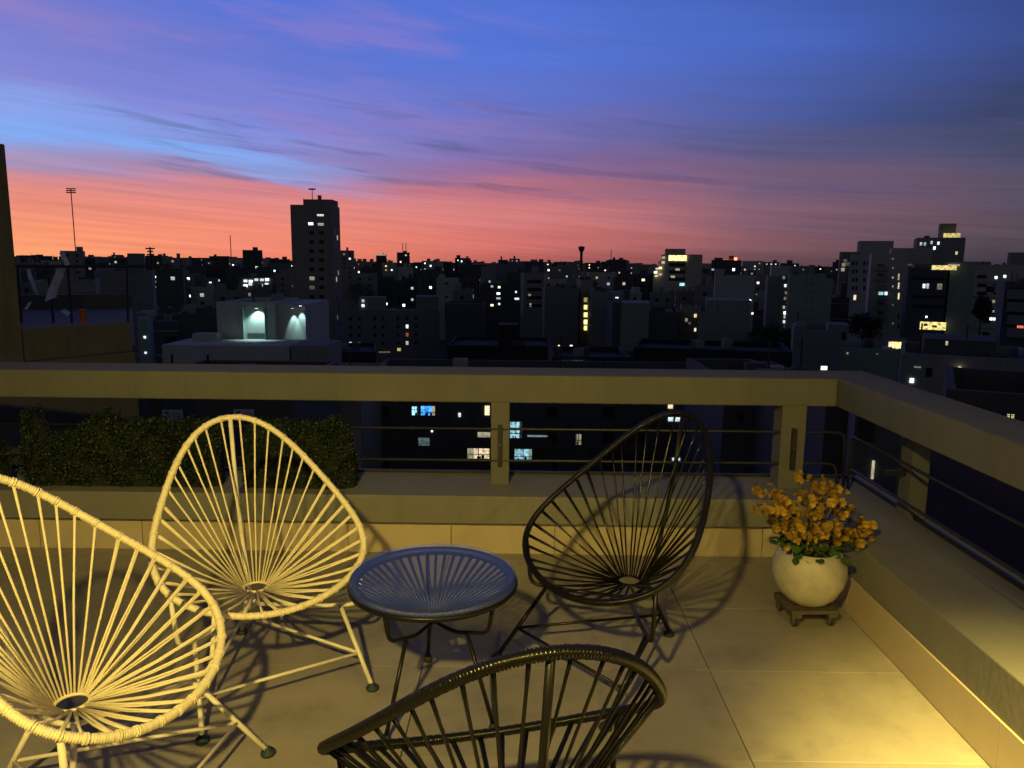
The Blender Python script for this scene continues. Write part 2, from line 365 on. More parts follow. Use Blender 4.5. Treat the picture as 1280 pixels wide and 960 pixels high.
wall_lamp('wall_lamp', (1.34, -.35, 2.05), 'shaded steel lamp on the house wall near the long ledge', (66, math.radians(150), .8, (1.4, 2.2, 0)), (3600, math.radians(42), 1., (1.52, 1.32, 0)))

# ------------------------------------------------------------------ acapulco chairs
yf, zf, yb, zt, yc, zc, wd, ca, cbb, zr, cc3, y2, z2 = 0.3571, 0.3518, 0.2832, 0.9192, 0.1901, 0.4978, 0.3485, 0.2690, 0.0300, 0.3038, -0.1410, -0.0307, 0.6034
def rim_pt(t):
    s = (1-math.cos(t))/2; c = math.cos(t)
    return Vector((wd*math.sin(t)*(1+ca*c+cbb*c*c+cc3*c**3),
      (1-s)**3*yf+3*s*(1-s)**2*yc+3*s*s*(1-s)*y2-s**3*yb, (1-s)**3*zf+3*s*(1-s)**2*zc+3*s*s*(1-s)*z2+s**3*zt))
def resample(pts, n):
    A = np.array([tuple(p) for p in pts]); A = np.vstack([A, A[:1]])
    d = np.r_[0, np.cumsum(np.linalg.norm(np.diff(A, axis=0), axis=1))]
    u = np.linspace(0, d[-1], n, endpoint=False)
    return [Vector((np.interp(x, d, A[:, 0]), np.interp(x, d, A[:, 1]), np.interp(x, d, A[:, 2]))) for x in u], d[-1]
dense = [rim_pt(2*PI*i/1440) for i in range(1440)]
def coil(parent, pts_dense, r, pitch, m, name):
    _, Ln = resample(pts_dense, 10); nc = int(Ln/pitch)
    pts, _ = resample(pts_dense, nc*3)
    rr = [r*(1.0 if i % 3 else .80)*(1+.03*math.sin(i*.7)) for i in range(nc*3)]
    return MB().tube(pts, rr, 9, closed=True).build(name, m, parent, True)
def make_chair(name, cordm, steelm, footm):
    t = empty(name)
    coil(t, dense, .0126, .0066, cordm, 'rim')
    NC = 39
    e8, _ = resample(dense, NC*16); jr = random.Random(5)
    ends = [e8[(16*k+jr.randint(-2, 2)) % (NC*16)] for k in range(NC)]
    for k, p in enumerate(ends):
        pn = ends[(k+1) % NC]; pp = ends[k-1]; tan = (pn-pp).normalized()
        rad = Vector((p.x, p.y, 0)); ang = math.atan2(p.y, p.x)
        e = Vector((.045*math.cos(ang), .045*math.sin(ang), zr+.004*math.sin(k*2.1)))
        d = (e-p).normalized(); start = p+d*.012
        mid = (start+e)/2+Vector((0, 0, -.004+.003*math.sin(k*3.3)))+tan*.003*math.sin(k*1.7)
        if p.y > -.06:
            g2 = ang+(.10 if k % 2 else -.10); e2 = Vector((.045*math.cos(g2), .045*math.sin(g2), zr-.003)); s2_ = start+tan*.006
            MB().tube([s2_, (s2_+e2)/2+Vector((0, 0, -.007)), e2], [.0040, .0034, .0031], 6).build('cord', cordm, t, True)
        mb = MB().tube([start, start*.75+mid*.25+Vector((0, 0, -.001)), mid, e], [.0045, .0036, .0034, .0031], 6)
        n1 = (d-tan*d.dot(tan)).normalized(); n2 = tan.cross(n1)
        for off in (() if cordm is MT['black'] else (-.0035, .0035)):
            mb.tube([p+tan*off+(n1*math.cos(a)+n2*math.sin(a))*.0131 for a in [2*PI*i/10 for i in range(10)]], .0019, 5, closed=True)
        mb.build('cord', cordm, t, True)
    MB().tube([(.043*math.cos(a), .043*math.sin(a), zr) for a in [2*PI*i/24 for i in range(24)]], .0048, 8, closed=True).build('seat_ring', cordm, t, True)
    top = rim_pt(PI)
    MB().tube(rnd_path([tuple(top+Vector((0, .004, -.006))), (0, -.238, .655), (0, -.160, .385), (0, -.10, .24), (0, .0, .235)], .06), .0085, 8).build('back_spine', steelm, t, True)
    for s in (-1, 1):
        a = rim_pt(s*math.radians(56)) if s > 0 else rim_pt(2*PI-math.radians(56))
        bend = Vector((s*.305, .228, .248))
        MB().tube(rnd_path([tuple(a-Vector((0, 0, .01))), tuple(bend+Vector((s*.005, 0, .0))), (s*.19, .145, .238), (0, 0, .235)], .035), .0082, 8).build('seat_arm', steelm, t, True)
        tp, ft = Vector((s*.255, .192, .245)), Vector((s*.285, .415, .012))
        lg = MB().tube([tp, ft], .0082, 8).build('leg', steelm, t, True)
        MB().lathe([(0, -.012), (.021, -.012), (.023, -.006), (.021, .001), (.011, .004), (.010, .012), (0, .012)], 16, ft.x, ft.y).build('foot_cap', footm, lg, True).location = (0, 0, .012)
    rt, rf = Vector((0, -.115, .25)), Vector((0, -.255, .012))
    lg = MB().tube([rt, rf], .0082, 8).build('leg', steelm, t, True)
    MB().lathe([(0, -.012), (.021, -.012), (.023, -.006), (.021, .001), (.011, .004), (.010, .012), (0, .012)], 16, rf.x, rf.y).build('foot_cap', footm, lg, True).location = (0, 0, .012)
    def onleg(tp, ft, z): return tp+(ft-tp)*((tp.z-z)/(tp.z-ft.z))
    q = [onleg(Vector((s*.255, .192, .245)), Vector((s*.285, .415, .012)), .105) for s in (-1, 1)]+[onleg(rt, rf, .105)]
    for a, b in ((0, 1), (0, 2), (1, 2)): MB().tube([q[a], q[b]], .0058, 8).build('stretcher', steelm, t, True)
    return t
wc = make_chair('string_chair', MT['white'], MT['whitesteel'], MT['rubber'])
bc = make_chair('string_chair', MT['black'], MT['blacksteel'], MT['rubberblack'])
def put(o, x, y, th, label, grp):
    o.location = (x, y, 0); o.rotation_euler = (0, 0, -th); tag(o, label, 'chair', grp)
put(wc, -1.206, 1.922, 1.71, 'cream string egg chair facing the low wall side, away from the hedge', 'string chairs')
put(copy_tree(wc), -0.972, 2.707, 2.557, 'cream string egg chair standing right in front of the hedge', 'string chairs')
put(bc, 0.432, 2.789, -2.267, 'black string egg chair between the blue table and the potted plant', 'string chairs')
put(copy_tree(bc), -0.011, 1.396, -.242, 'black string egg chair with its back turned, facing the blue table and parapet', 'string chairs')
bpy.data.objects['string_chair.002'].scale.z = .968; bpy.data.objects['string_chair.003'].scale.z = .977
wc['label'] = 'cream string egg chair turned sideways, in front of the other cream chair'

# ------------------------------------------------------------------ blue string table with glass top
TX, TY, TZ, TR = -.28, 2.455, .462, .276
tb = tag(empty('string_table', (TX, TY, 0)), 'round low table of blue cords with glass top and black legs', 'table')
circ = [Vector(((TR-.012)*math.cos(2*PI*i/720), (TR-.012)*math.sin(2*PI*i/720), TZ-.0205)) for i in range(720)]
coil(tb, circ, .0165, .0056, MT['blue'], 'rim')
MB().tube([(TR*math.cos(2*PI*i/64), TR*math.sin(2*PI*i/64), TZ-.030) for i in range(64)], .010, 8, closed=True).build('hoop', MT['blacksteel'], tb, True)
for k in range(46):
    a = 2*PI*k/46; c, s = math.cos(a), math.sin(a)
    p, e = Vector((TR*c*.97, TR*s*.97, TZ-.018)), Vector((.036*c, .036*s, TZ-.150))
    MB().tube([p, (p+e)/2+Vector((0, 0, -.004)), e], [.0062, .0052, .0042], 6).build('cord', MT['blue'], tb, True)
MB().tube([(.034*math.cos(2*PI*i/20), .034*math.sin(2*PI*i/20), TZ-.151) for i in range(20)], .006, 8, closed=True).build('centre_ring', MT['blue'], tb, True)
gm = bpy.data.materials.new('table_glass'); gm.use_nodes = True; t_ = gm.node_tree; t_.nodes.clear()
tr = t_.nodes.new('ShaderNodeBsdfTransparent'); tr.inputs[0].default_value = (.93, .95, .95, 1)
gl = t_.nodes.new('ShaderNodeBsdfGlossy'); gl.inputs['Roughness'].default_value = .03
df = t_.nodes.new('ShaderNodeBsdfDiffuse'); df.inputs[0].default_value = (.42, .47, .55, 1)
fr = t_.nodes.new('ShaderNodeFresnel'); fr.inputs[0].default_value = 1.36
ge = t_.nodes.new('ShaderNodeNewGeometry'); s1 = t_.nodes.new('ShaderNodeMath'); s1.operation = 'SUBTRACT'; s1.inputs[0].default_value = 1; t_.links.new(ge.outputs['Backfacing'], s1.inputs[1]); s2 = t_.nodes.new('ShaderNodeMath'); s2.operation = 'MULTIPLY'; t_.links.new(s1.outputs[0], s2.inputs[0]); t_.links.new(fr.outputs[0], s2.inputs[1])
m1 = t_.nodes.new('ShaderNodeMixShader'); m1.inputs[0].default_value = .022; m2 = t_.nodes.new('ShaderNodeMixShader'); ou = t_.nodes.new('ShaderNodeOutputMaterial')
for a, b in ((tr.outputs[0], m1.inputs[1]), (df.outputs[0], m1.inputs[2]), (m1.outputs[0], m2.inputs[1]), (gl.outputs[0], m2.inputs[2]), (s2.outputs[0], m2.inputs[0]), (m2.outputs[0], ou.inputs[0])): t_.links.new(a, b)
MB().lathe([(.0005, TZ-.0035), (TR-.002, TZ-.0035), (TR, TZ-.001), (TR, TZ+.0015), (TR-.002, TZ+.0035), (.0005, TZ+.0035)], 72).build('glass_top', gm, tb)
for a0 in (-118, -38, 101):
    a = math.radians(a0); c, s = math.cos(a), math.sin(a)
    MB().tube(rnd_path([(TR*c*.96, TR*s*.96, TZ-.036), (TR*c*.88, TR*s*.88, TZ-.135), (.10*c, .10*s, TZ-.178), (0, 0, TZ-.170)], .03), .007, 8).build('arm', MT['blacksteel'], tb, True)
    tp, ft = Vector((.155*c, .155*s, TZ-.166)), Vector((.27*c, .27*s, .01))
    lg = MB().tube([tp, ft], .007, 8).build('leg', MT['blacksteel'], tb, True)
    MB().lathe([(0, -.01), (.016, -.01), (.017, 0), (.012, .012), (0, .014)], 14, ft.x, ft.y).build('foot_cap', MT['rubberblack'], lg, True).location = (0, 0, .01)

# ------------------------------------------------------------------ foliage helper: many leaf faces in one mesh
def leaves(name, C, S, m, parent=None, aspect=.6, nrm=None, jit=1.0):
    n = len(C); C = np.asarray(C, float); S = np.asarray(S, float).reshape(n, 1)
    a = rng.normal(size=(n, 3)); a /= np.linalg.norm(a, axis=1, keepdims=True)
    if nrm is not None:
        nn = np.asarray(nrm)+a*jit; nn /= np.linalg.norm(nn, axis=1, keepdims=True)
    else: nn = a
    b = rng.normal(size=(n, 3)); u = np.cross(nn, b); u /= np.linalg.norm(u, axis=1, keepdims=True); w = np.cross(nn, u)
    v = np.stack([C-u*S*.5, C-u*S*.05+w*S*aspect*.5+nn*S*.10, C+u*S*.5, C-u*S*.05-w*S*aspect*.5+nn*S*.10], 1).reshape(-1, 3)
    me = bpy.data.meshes.new(name); me.vertices.add(4*n); me.vertices.foreach_set('co', v.ravel())
    f = np.arange(4*n).reshape(n, 4); tri = np.concatenate([f[:, [0, 1, 2]], f[:, [0, 2, 3]]])
    me.loops.add(tri.size); me.loops.foreach_set('vertex_index', tri.ravel()); me.polygons.add(len(tri))
    me.polygons.foreach_set('loop_start', np.arange(0, tri.size, 3)); me.update(calc_edges=True); me.validate()
    me.materials.append(m); o = bpy.data.objects.new(name, me); link(o, parent); return o

# ------------------------------------------------------------------ hedges on the ledge
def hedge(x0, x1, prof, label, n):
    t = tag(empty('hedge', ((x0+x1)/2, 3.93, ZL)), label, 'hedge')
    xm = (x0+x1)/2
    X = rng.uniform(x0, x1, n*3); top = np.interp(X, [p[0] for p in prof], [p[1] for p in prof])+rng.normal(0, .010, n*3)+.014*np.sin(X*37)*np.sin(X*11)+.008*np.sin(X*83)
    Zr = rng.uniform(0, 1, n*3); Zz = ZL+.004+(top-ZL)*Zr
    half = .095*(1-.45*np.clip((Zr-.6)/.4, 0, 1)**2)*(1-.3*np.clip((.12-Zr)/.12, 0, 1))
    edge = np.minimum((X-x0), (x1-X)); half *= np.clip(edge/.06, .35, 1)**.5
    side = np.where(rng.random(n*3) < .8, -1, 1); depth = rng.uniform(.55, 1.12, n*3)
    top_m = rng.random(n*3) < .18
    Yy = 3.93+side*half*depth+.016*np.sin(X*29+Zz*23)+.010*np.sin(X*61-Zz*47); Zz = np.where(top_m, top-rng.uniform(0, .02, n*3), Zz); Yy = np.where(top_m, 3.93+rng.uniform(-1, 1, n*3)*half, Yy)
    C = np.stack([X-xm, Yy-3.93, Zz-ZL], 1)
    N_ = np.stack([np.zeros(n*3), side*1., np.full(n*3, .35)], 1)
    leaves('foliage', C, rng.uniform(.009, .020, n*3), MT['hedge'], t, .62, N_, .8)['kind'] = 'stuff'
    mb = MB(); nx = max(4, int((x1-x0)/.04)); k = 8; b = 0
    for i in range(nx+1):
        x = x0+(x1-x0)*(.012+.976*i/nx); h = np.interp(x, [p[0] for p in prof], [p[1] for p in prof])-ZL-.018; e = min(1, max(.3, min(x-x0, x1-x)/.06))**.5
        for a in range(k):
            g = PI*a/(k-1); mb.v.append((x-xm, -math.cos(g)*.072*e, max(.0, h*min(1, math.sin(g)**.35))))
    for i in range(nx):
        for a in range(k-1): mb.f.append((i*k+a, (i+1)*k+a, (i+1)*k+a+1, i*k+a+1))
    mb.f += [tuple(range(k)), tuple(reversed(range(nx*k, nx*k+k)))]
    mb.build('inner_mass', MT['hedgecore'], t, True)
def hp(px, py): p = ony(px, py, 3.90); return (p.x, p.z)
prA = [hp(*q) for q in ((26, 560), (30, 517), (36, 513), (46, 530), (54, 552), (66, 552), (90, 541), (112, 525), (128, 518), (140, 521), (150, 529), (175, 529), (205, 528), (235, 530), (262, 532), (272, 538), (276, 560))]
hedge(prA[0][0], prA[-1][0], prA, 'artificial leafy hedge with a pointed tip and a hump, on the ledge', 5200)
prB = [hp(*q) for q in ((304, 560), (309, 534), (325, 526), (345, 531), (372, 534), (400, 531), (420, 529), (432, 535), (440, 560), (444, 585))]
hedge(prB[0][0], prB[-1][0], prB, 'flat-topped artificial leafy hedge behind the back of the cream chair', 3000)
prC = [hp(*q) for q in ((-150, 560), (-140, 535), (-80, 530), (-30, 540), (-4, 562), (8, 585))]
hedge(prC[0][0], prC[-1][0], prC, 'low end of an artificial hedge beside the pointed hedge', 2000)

# ------------------------------------------------------------------ potted plant on a dolly
pc = onz(1011, 717, .20); PX, PY = pc.x, pc.y
dl = tag(empty('plant_dolly', (PX-.005, PY, 0), math.radians(4)), 'small wooden plant dolly on casters under the round pot', 'dolly')
for k in range(4): MB().box(-.10, .10, -.10+.0508*k, -.10+.0508*k+.0475, .060, .076).build('plank', MT['wood'], dl, bevel=.003)
for s in (-1, 1): MB().box(s*.078-.02, s*.078+.02, -.098, .098, .046, .0598).build('crossbar', MT['wood'], dl)
for sx in (-1, 1):
    for sy in (-1, 1):
        c = MB().box(sx*.078-.013, sx*.078-.009, sy*.074-.016, sy*.074+.016, .012, .046).box(sx*.078+.009, sx*.078+.013, sy*.074-.016, sy*.074+.016, .012, .046).box(sx*.078-.013, sx*.078+.013, sy*.074-.016, sy*.074+.016, .040, .0462).build('caster', MT['steel'], dl)
        w = MB().lathe([(0, -.008), (.019, -.008), (.021, -.005), (.021, .005), (.019, .008), (0, .008)], 16).build('wheel', MT['rubberblack'], c, True)
        w.rotation_euler = (0, PI/2, 0); w.location = (sx*.078, sy*.074, .021)
pp_ = tag(empty('potted_plant', (PX, PY, .076)), 'orange flowering plant in a round pale clay pot, in the terrace corner', 'plant')
prof = [(0, 0), (.062, 0), (.085, .012), (.118, .045), (.142, .09), (.153, .135), (.150, .175), (.136, .212), (.118, .236), (.111, .240), (.104, .236), (.110, .205), (.10, .20)]
MB().lathe(prof, 48).build('pot', MT['pot'], pp_, True)
MB().lathe([(0, .212), (.05, .216), (.112, .205)], 24).build('soil', MT['soil'], pp_, True)
def flower(mb, c, r, up):
    up = Vector(up).normalized(); a = up.orthogonal().normalized(); b = up.cross(a)
    ph = random.random()*6
    n = random.choice((4, 5, 5))
    for k in range(n):
        g = ph+2*PI*k/n; d = a*math.cos(g)+b*math.sin(g); sd = up.cross(d)
        p0 = Vector(c); i = len(mb.v); l = r*random.uniform(.8, 1.15); cup = random.uniform(.25, .8)
        mb.v += [tuple(p0), tuple(p0+d*l*.55+sd*l*.62+up*l*cup*.4), tuple(p0+d*l*1.0+sd*l*.36+up*l*cup), tuple(p0+d*l*1.0-sd*l*.36+up*l*cup), tuple(p0+d*l*.55-sd*l*.62+up*l*cup*.4)]
        mb.f += [(i, i+1, i+2, i+3, i+4)]
tips = [(1000, 642), (957, 615), (968, 650), (975, 625), (990, 655), (1005, 625), (1012, 603), (1030, 608), (1042, 612), (1020, 640), (1040, 652), (1060, 640), (1075, 655), (1068, 672), (1050, 662), (1025, 662), (1010, 670), (985, 640), (1045, 628), (1000, 660), (958, 640), (1078, 668), (988, 672), (1036, 676), (1056, 678), (1012, 684), (975, 660), (1022, 622)]
FLOW = []
for k in range(7):
    fb = MB(); flower(fb, (0, 0, 0), .0145+.0011*k, (0, 0, 1)); me = fb.mesh('flower'); me.materials.append(MT['petal']); FLOW.append(me)
for i, (a, b) in enumerate(tips):
    p = ony(a, b, PY+random.uniform(-.10, .10)); q = Vector((p.x-PX, p.y-PY, p.z-.076))
    base = Vector((random.uniform(-.03, .03), random.uniform(-.03, .03), .205))
    mid = base.lerp(q, .5)+Vector((0, 0, .03))
    st = MB().tube([base, mid, q], [.005, .0035, .002], 5).build('stem', MT['stem'], pp_, True)
    for k in range(10):
        off = Vector((random.gauss(0, .021), random.gauss(0, .028), random.gauss(0, .013)))
        up = (off*22+Vector((0, -.45, .30))+Vector((random.gauss(0, .3), random.gauss(0, .3), 0))).normalized()
        fo = bpy.data.objects.new('flower', random.choice(FLOW)); link(fo, pp_); fo.location = q+off
        fo.rotation_euler = up.to_track_quat('Z', 'Y').to_euler(); fo.scale = [random.uniform(.8, 1.2)]*3
for k in range(60):
    a = random.uniform(0, 2*PI); r = random.uniform(.05, .165); z = random.uniform(.215, .275)
    c = Vector((r*math.cos(a), r*math.sin(a), z)); d = Vector((math.cos(a), math.sin(a), random.uniform(-.5, .3))).normalized(); s = Vector((-math.sin(a), math.cos(a), random.uniform(-.4, .4))); L = random.uniform(.018, .030); up = d.cross(s)
    mb = MB(); ring = [c-d*L]; 
    for g in range(1, 8):
        an = PI+2*PI*g/8; ring.append(c+d*L*math.cos(an)+s*L*.85*math.sin(an)+up*L*.2*abs(math.sin(an)))
    mb.v = [tuple(v) for v in ring]+[tuple(c)]; mb.f = [(8, i, (i+1) % 8) for i in range(8)]
    mb.build('leaf', MT['leaf'], pp_, True)

# ================================================================== the city
tag(MB().box(-9000, 9000, -3000, 15000, GROUND-1, GROUND).build('ground', MT['asphalt']), kind='structure')
def unit(name, m):
    me = MB().box(-.5, .5, -.5, .5, -.5, .5).mesh(name); me.materials.append(m); return me
WIN = {k: unit('lit_window', m) for k, m in EM.items()}; WIN['dark'] = unit('dark_window', MT['glass'])
WIN['frame'] = unit('window_frame', MT['frame'])
def piece(name, me, parent, c, size):
    o = bpy.data.objects.new(name, me); link(o, parent); o.location = c; o.scale = size; return o
BAND = unit('floor_band', WG)
LITS = ['cool', 'cool', 'warm', 'warm', 'dim', 'dim', 'yellow', 'cool']
class Bld:
    """a block whose front wall stands at distance D, between two picture columns and up to a picture row"""
    def __init__(s, name, label, px0, px1, py, D, dep, wall, group=None, cat='building', parapet=.7, huts=0, rz=0, turn=.86):
        pm = ony((px0+px1)/2, py, D); s.x0, s.x1 = ony(px0, py, D).x, ony(px1, py, D).x; s.zt = pm.z; s.D = D; s.dep = dep
        s.cx = (s.x0+s.x1)/2; th = math.atan2(s.cx, D)
        ph = turn*th if (abs(th) > .14 and not (D <= 46 and px1 < 1110)) else 0.
        s.k = 1/(math.cos(ph)+math.tan(th)*math.sin(ph)); rz = -ph
        s.W = (s.x1-s.x0)*s.k; s.H = s.zt-GROUND
        s.o = tag(empty(name, (s.cx, D, GROUND), rz), label, cat, group)
        h = s.H; w = s.W/2
        if parapet and s.W > 2.5:
            MB().box(-w, w, 0, dep, 0, h-parapet).build('wall', wall, s.o)
            MB().box(-w, w, 0, .25, h-parapet, h).box(-w, w, dep-.25, dep, h-parapet, h).box(-w, -w+.25, .25, dep-.25, h-parapet, h).box(w-.25, w, .25, dep-.25, h-parapet, h).build('roof_parapet', wall, s.o)
        else: MB().box(-w, w, 0, dep, 0, h).build('wall', wall, s.o)
        if 24 < D < 260 and dep > 5:
            for k in range(3 if D < 130 else 2):
                kx, ky, kz = random.uniform(-w*.8, w*.8), random.uniform(.8, dep*.7), h-parapet
                ty = random.choice(('tank', 'unit', 'pipe', 'unit'))
                if ty == 'tank': MB().lathe([(.001, 0), (.55, 0), (.6, .1), (.6, 1.0), (.4, 1.2), (.001, 1.25)], 12).build('water_tank', random.choice((WD, WG, WN)), s.o, True).location = (kx, ky, kz)
                elif ty == 'unit': MB().box(kx-.5, kx+.5, ky, ky+.5, kz+.1, kz+.85).build('roof_unit', random.choice((WG, WS, WD)), s.o)
                else: MB().tube([(kx, ky, kz), (kx, ky, kz+random.uniform(1.4, 2.6))], .06, 6).build('vent_pipe', MT['rail'], s.o)
        if group and random.random() < .4: MB().box(w*.3-.09, w*.3+.09, dep*.4, dep*.4+.18, h-1, h+random.uniform(2, 5)).build('aerial', MT['rail'], s.o)
        for k in range(huts):
            hw = random.uniform(.14, .3)*s.W; hx = random.uniform(-w+hw/2, w-hw/2); hy = random.uniform(.15, .45)*dep; hh = random.uniform(1.6, 3.4)
            MB().box(hx-hw/2, hx+hw/2, hy, hy+dep*.35, h-parapet, h-parapet+hh).build('roof_hut', wall, s.o)
    def part(s, name, px0, px1, py0, py1, m, out=.0, dep=.3, off=0.):
        """box on or in front of the facade given by picture columns / rows"""
        D = s.D+off; a, b = ony(px0, py0, D), ony(px1, py1, D)
        z0, z1 = sorted((a.z, b.z))
        return MB().box((a.x-s.cx)*s.k, (b.x-s.cx)*s.k, off-out, off+dep, z0-GROUND, z1-GROUND).build(name, m, s.o)
    def win(s, px, py, w, h, k, framed=False):
        """window at a picture position, w x h picture pixels"""
        p = ony(px, py, s.D); q = s.D/F; w = w*s.k
        c = ((p.x-s.cx)*s.k, -.01, p.z-GROUND)
        if framed:
            fm = MB(); a, b = w*q/2, h*q/2; t = max(.05, .06*w*q)
            fm.box(-a-t, -a, -.08, .05, -b-t, b+t).box(a, a+t, -.08, .05, -b-t, b+t).box(-a, a, -.08, .05, b, b+t).box(-a, a, -.08, .05, -b-t, -b).box(-t/3, t/3, -.07, .05, -b, b)
            fo = fm.build('window', MT['frame'], s.o); fo.location = c
            piece('pane', WIN[k], fo, (0, 0, 0), (w*q, .06, h*q))
            if k != 'dark':
                cw = random.uniform(.18, .34)*w*q; sd = random.choice((-1, 1))
                piece('curtain', WIN['dim' if k != 'cyan' else 'dimteal'], fo, (sd*(w*q-cw)/2, -.034, 0), (cw, .02, h*q*.98))
                for g in range(2): piece('furniture', WIN['dark'], fo, (random.uniform(-.3, .3)*w*q, -.036, -h*q*random.uniform(.28, .42)), (w*q*random.uniform(.1, .25), .02, h*q*random.uniform(.15, .38)))
                piece('transom', WIN['frame'], fo, (0, -.05, h*q*random.choice((-.1, .18))), (w*q, .03, h*q*.05))
            return fo
        return piece('window', WIN[k], s.o, c, (w*q, .08, h*q))
    def grid(s, p=.1, st=3., colw=3.2, ww=1.3, wh=1.3, rows=None, dark=True, x0=.08, x1=.92, kinds=LITS, side=True, top=1.8):
        w = s.W*(x1-x0); n = max(1, int(w/colw)); q = []
        nr = min(int((s.H-4)/st), rows or 99)
        for r in range(nr):
            z = s.H-top-.7-r*st
            if not s.visible(z): break
            if s.D < 300: piece('floor_band', BAND, s.o, (0, -.03, z+1.35), (s.W*.999, .12, .22))
            for c in range(n):
                x = -s.W/2+s.W*x0+(c+.5)*w/n
                lit = random.random() < p
                if not lit and (not dark or random.random() < .12): continue
                piece('window', WIN[random.choice(kinds) if lit else 'dark'], s.o, (x, -.012, z), (ww*random.uniform(.85, 1.1), .06, wh*random.uniform(.85, 1.05)))
            if side and s.dep > 6:
                sx = s.W/2 if s.cx < 0 else -s.W/2
                for c in range(int(s.dep/3.6)):
                    lit = random.random() < p
                    if not lit and not dark: continue
                    piece('window', WIN[random.choice(kinds) if lit else 'dark'], s.o, (sx, 2.2+c*3.6, z), (.06, ww, wh))
    def visible(s, z):
        # keep rows above the line of sight over the beam (storeys hidden below it are left plain)
        return (z+GROUND-1.5)/s.D > -.152
    def balcony(s, px0, px1, py, m, h=1.0, out=1.1):
        p, q = ony(px0, py, s.D), ony(px1, py, s.D)
        return MB().box((p.x-s.cx)*s.k, (q.x-s.cx)*s.k, -out, 0, p.z-GROUND-.15, p.z-GROUND).box((p.x-s.cx)*s.k, (q.x-s.cx)*s.k, -out, -out+.1, p.z-GROUND, p.z-GROUND+h).build('balcony', m, s.o)
def mast(name, label, px, py0, py1, D, r, kind):
    a = ony(px, py1, D); h = ony(px, py0, D).z-a.z
    o = tag(empty(name, a), label, 'antenna')
    if kind == 'lattice':
        MB().tube([(0, 0, -1), (0, 0, h)], [r*1.6, r], 6).build('pole', MT['rail'], o)
        for z, w in ((.93, 5), (.78, 3), (.62, 4)): MB().box(-w*r, w*r, -r, r, h*z-r*.8, h*z+r*.8).build('crossbar', MT['rail'], o)
    elif kind == 'flare':
        MB().tube([(0, 0, -1), (0, 0, h*.78)], r, 8).build('pole', MT['rail'], o)
        MB().lathe([(r, h*.72), (r*2.2, h*.86), (r*2.4, h*.97), (0, h)], 12).build('antenna_head', MT['rail'], o)
    else:
        MB().tube([(0, 0, -1), (0, 0, h)], r, 6).build('pole', MT['rail'], o)
        if kind == 'yagi':
            for z in (.94, .97, 1.): MB().box(-r*9, r*9, -r, r, h*z-r, h*z+r).build('crossbar', MT['rail'], o)
    return o

# --- next-door building seen past the hedge: low rendered wall and a taller wall at its end
P1, P2 = onz(25, 412, .9), onz(168, 403, .9)
nb = tag(empty('neighbour_wall', (P1.x, P1.y, GROUND)), 'tan rendered wall of the next-door building, stepping up to a tall end', 'wall')
d = (P2-P1); d.z = 0; Ld = d.length; d.normalize(); nn = Vector((-d.y, d.x, 0))
nb.rotation_euler = (0, 0, math.atan2(d.y, d.x))
MB().box(-6, Ld-.01, .0, .34, 0, .62-GROUND).build('wall', MT['neighbour'], nb, bevel=.01)
MB().box(-.02, Ld, .05, .30, .62-GROUND, .9-GROUND).build('coping', MT['neighbour'], nb, bevel=.01)
MB().box(-6, -.001, -.03, .32, .6-GROUND, ony(6, 180.6, P1.y).z-GROUND).build('tall_wall', MT['neighbour'], nb, bevel=.01)
A_ = ony(168, 420, 9.6); dv = Vector((A_.x, A_.y, 0)).normalized(); ul = Vector((-dv.y, dv.x, 0))
rb = tag(empty('roof_terrace_building', (A_.x, A_.y, GROUND), math.atan2(-ul.y, -ul.x)), 'low dark building whose roof carries the torn sheet frame', 'building')
MB().box(-14, 0, 0, 11, 0, .30-GROUND).build('wall', WD, rb); MB().box(-14, 0, 10.8, 11, .30-GROUND, .62-GROUND).box(-14, 0, 0, .2, .30-GROUND, .42-GROUND).build('roof_parapet', WD, rb)
# metal frame with torn sheets on that roof
fr_ = tag(empty('sheet_frame', ony(60, 395, 13.5)), 'thin dark metal frame on the roof next door', 'frame')
def fp(px, py, D=13.5): return ony(px, py, D)-Vector(fr_.location)
MB().tube([fp(18, 332.5), fp(200, 333)], .025, 6).build('top_bar', MT['rail'], fr_)
for a, b in (((59.4, 332.5), (67, 404)), ((84.4, 332.5), (90, 404)), ((158, 333), (160, 404)), ((22, 332), (27, 404))): MB().tube([fp(*a), fp(*b)], .022, 6).build('post', MT['rail'], fr_)
def sheet(poly, label):
    t = tag(empty('torn_sheet', ony(poly[0][0], poly[0][1], 13.4)), label, 'sheet', 'torn sheets'); b = MB(); n = len(poly)//2
    for i, (px, py) in enumerate(poly): p = ony(px, py, 13.4+.12*math.sin(i*2.3))-Vector(t.location); b.v.append(tuple(p))
    k = len(b.v); b.v += [(x, y+.012, z) for x, y, z in b.v]
    for i in range(n-1):
        q = (2*i, 2*i+1, 2*i+3, 2*i+2); b.f += [q, tuple(k+v for v in reversed(q))]
    b.build('cloth', MT['sheet'], t, True)
sheet([(33, 336), (37, 336), (35, 348), (40, 346), (39, 358), (44, 355), (46, 369), (48, 368)], 'narrow torn pale sheet hanging from the roof frame')
sheet([(72, 336), (82, 335), (66, 348), (78, 346), (60, 362), (73, 360), (56, 377), (70, 372)], 'wide torn pale sheet hanging slantwise from the roof frame')
sheet([(74, 316), (80, 314), (77, 324), (83, 322), (81, 332), (87, 331)], 'small torn pale sheet blown above the roof frame')
sheet([(30, 386), (36, 378), (34, 387), (40, 377)], 'crumpled pale sheet scrap lying on the roof next door')
sheet([(76, 389), (80, 386), (84, 395), (88, 391)], 'folded pale sheet scrap under the roof frame')
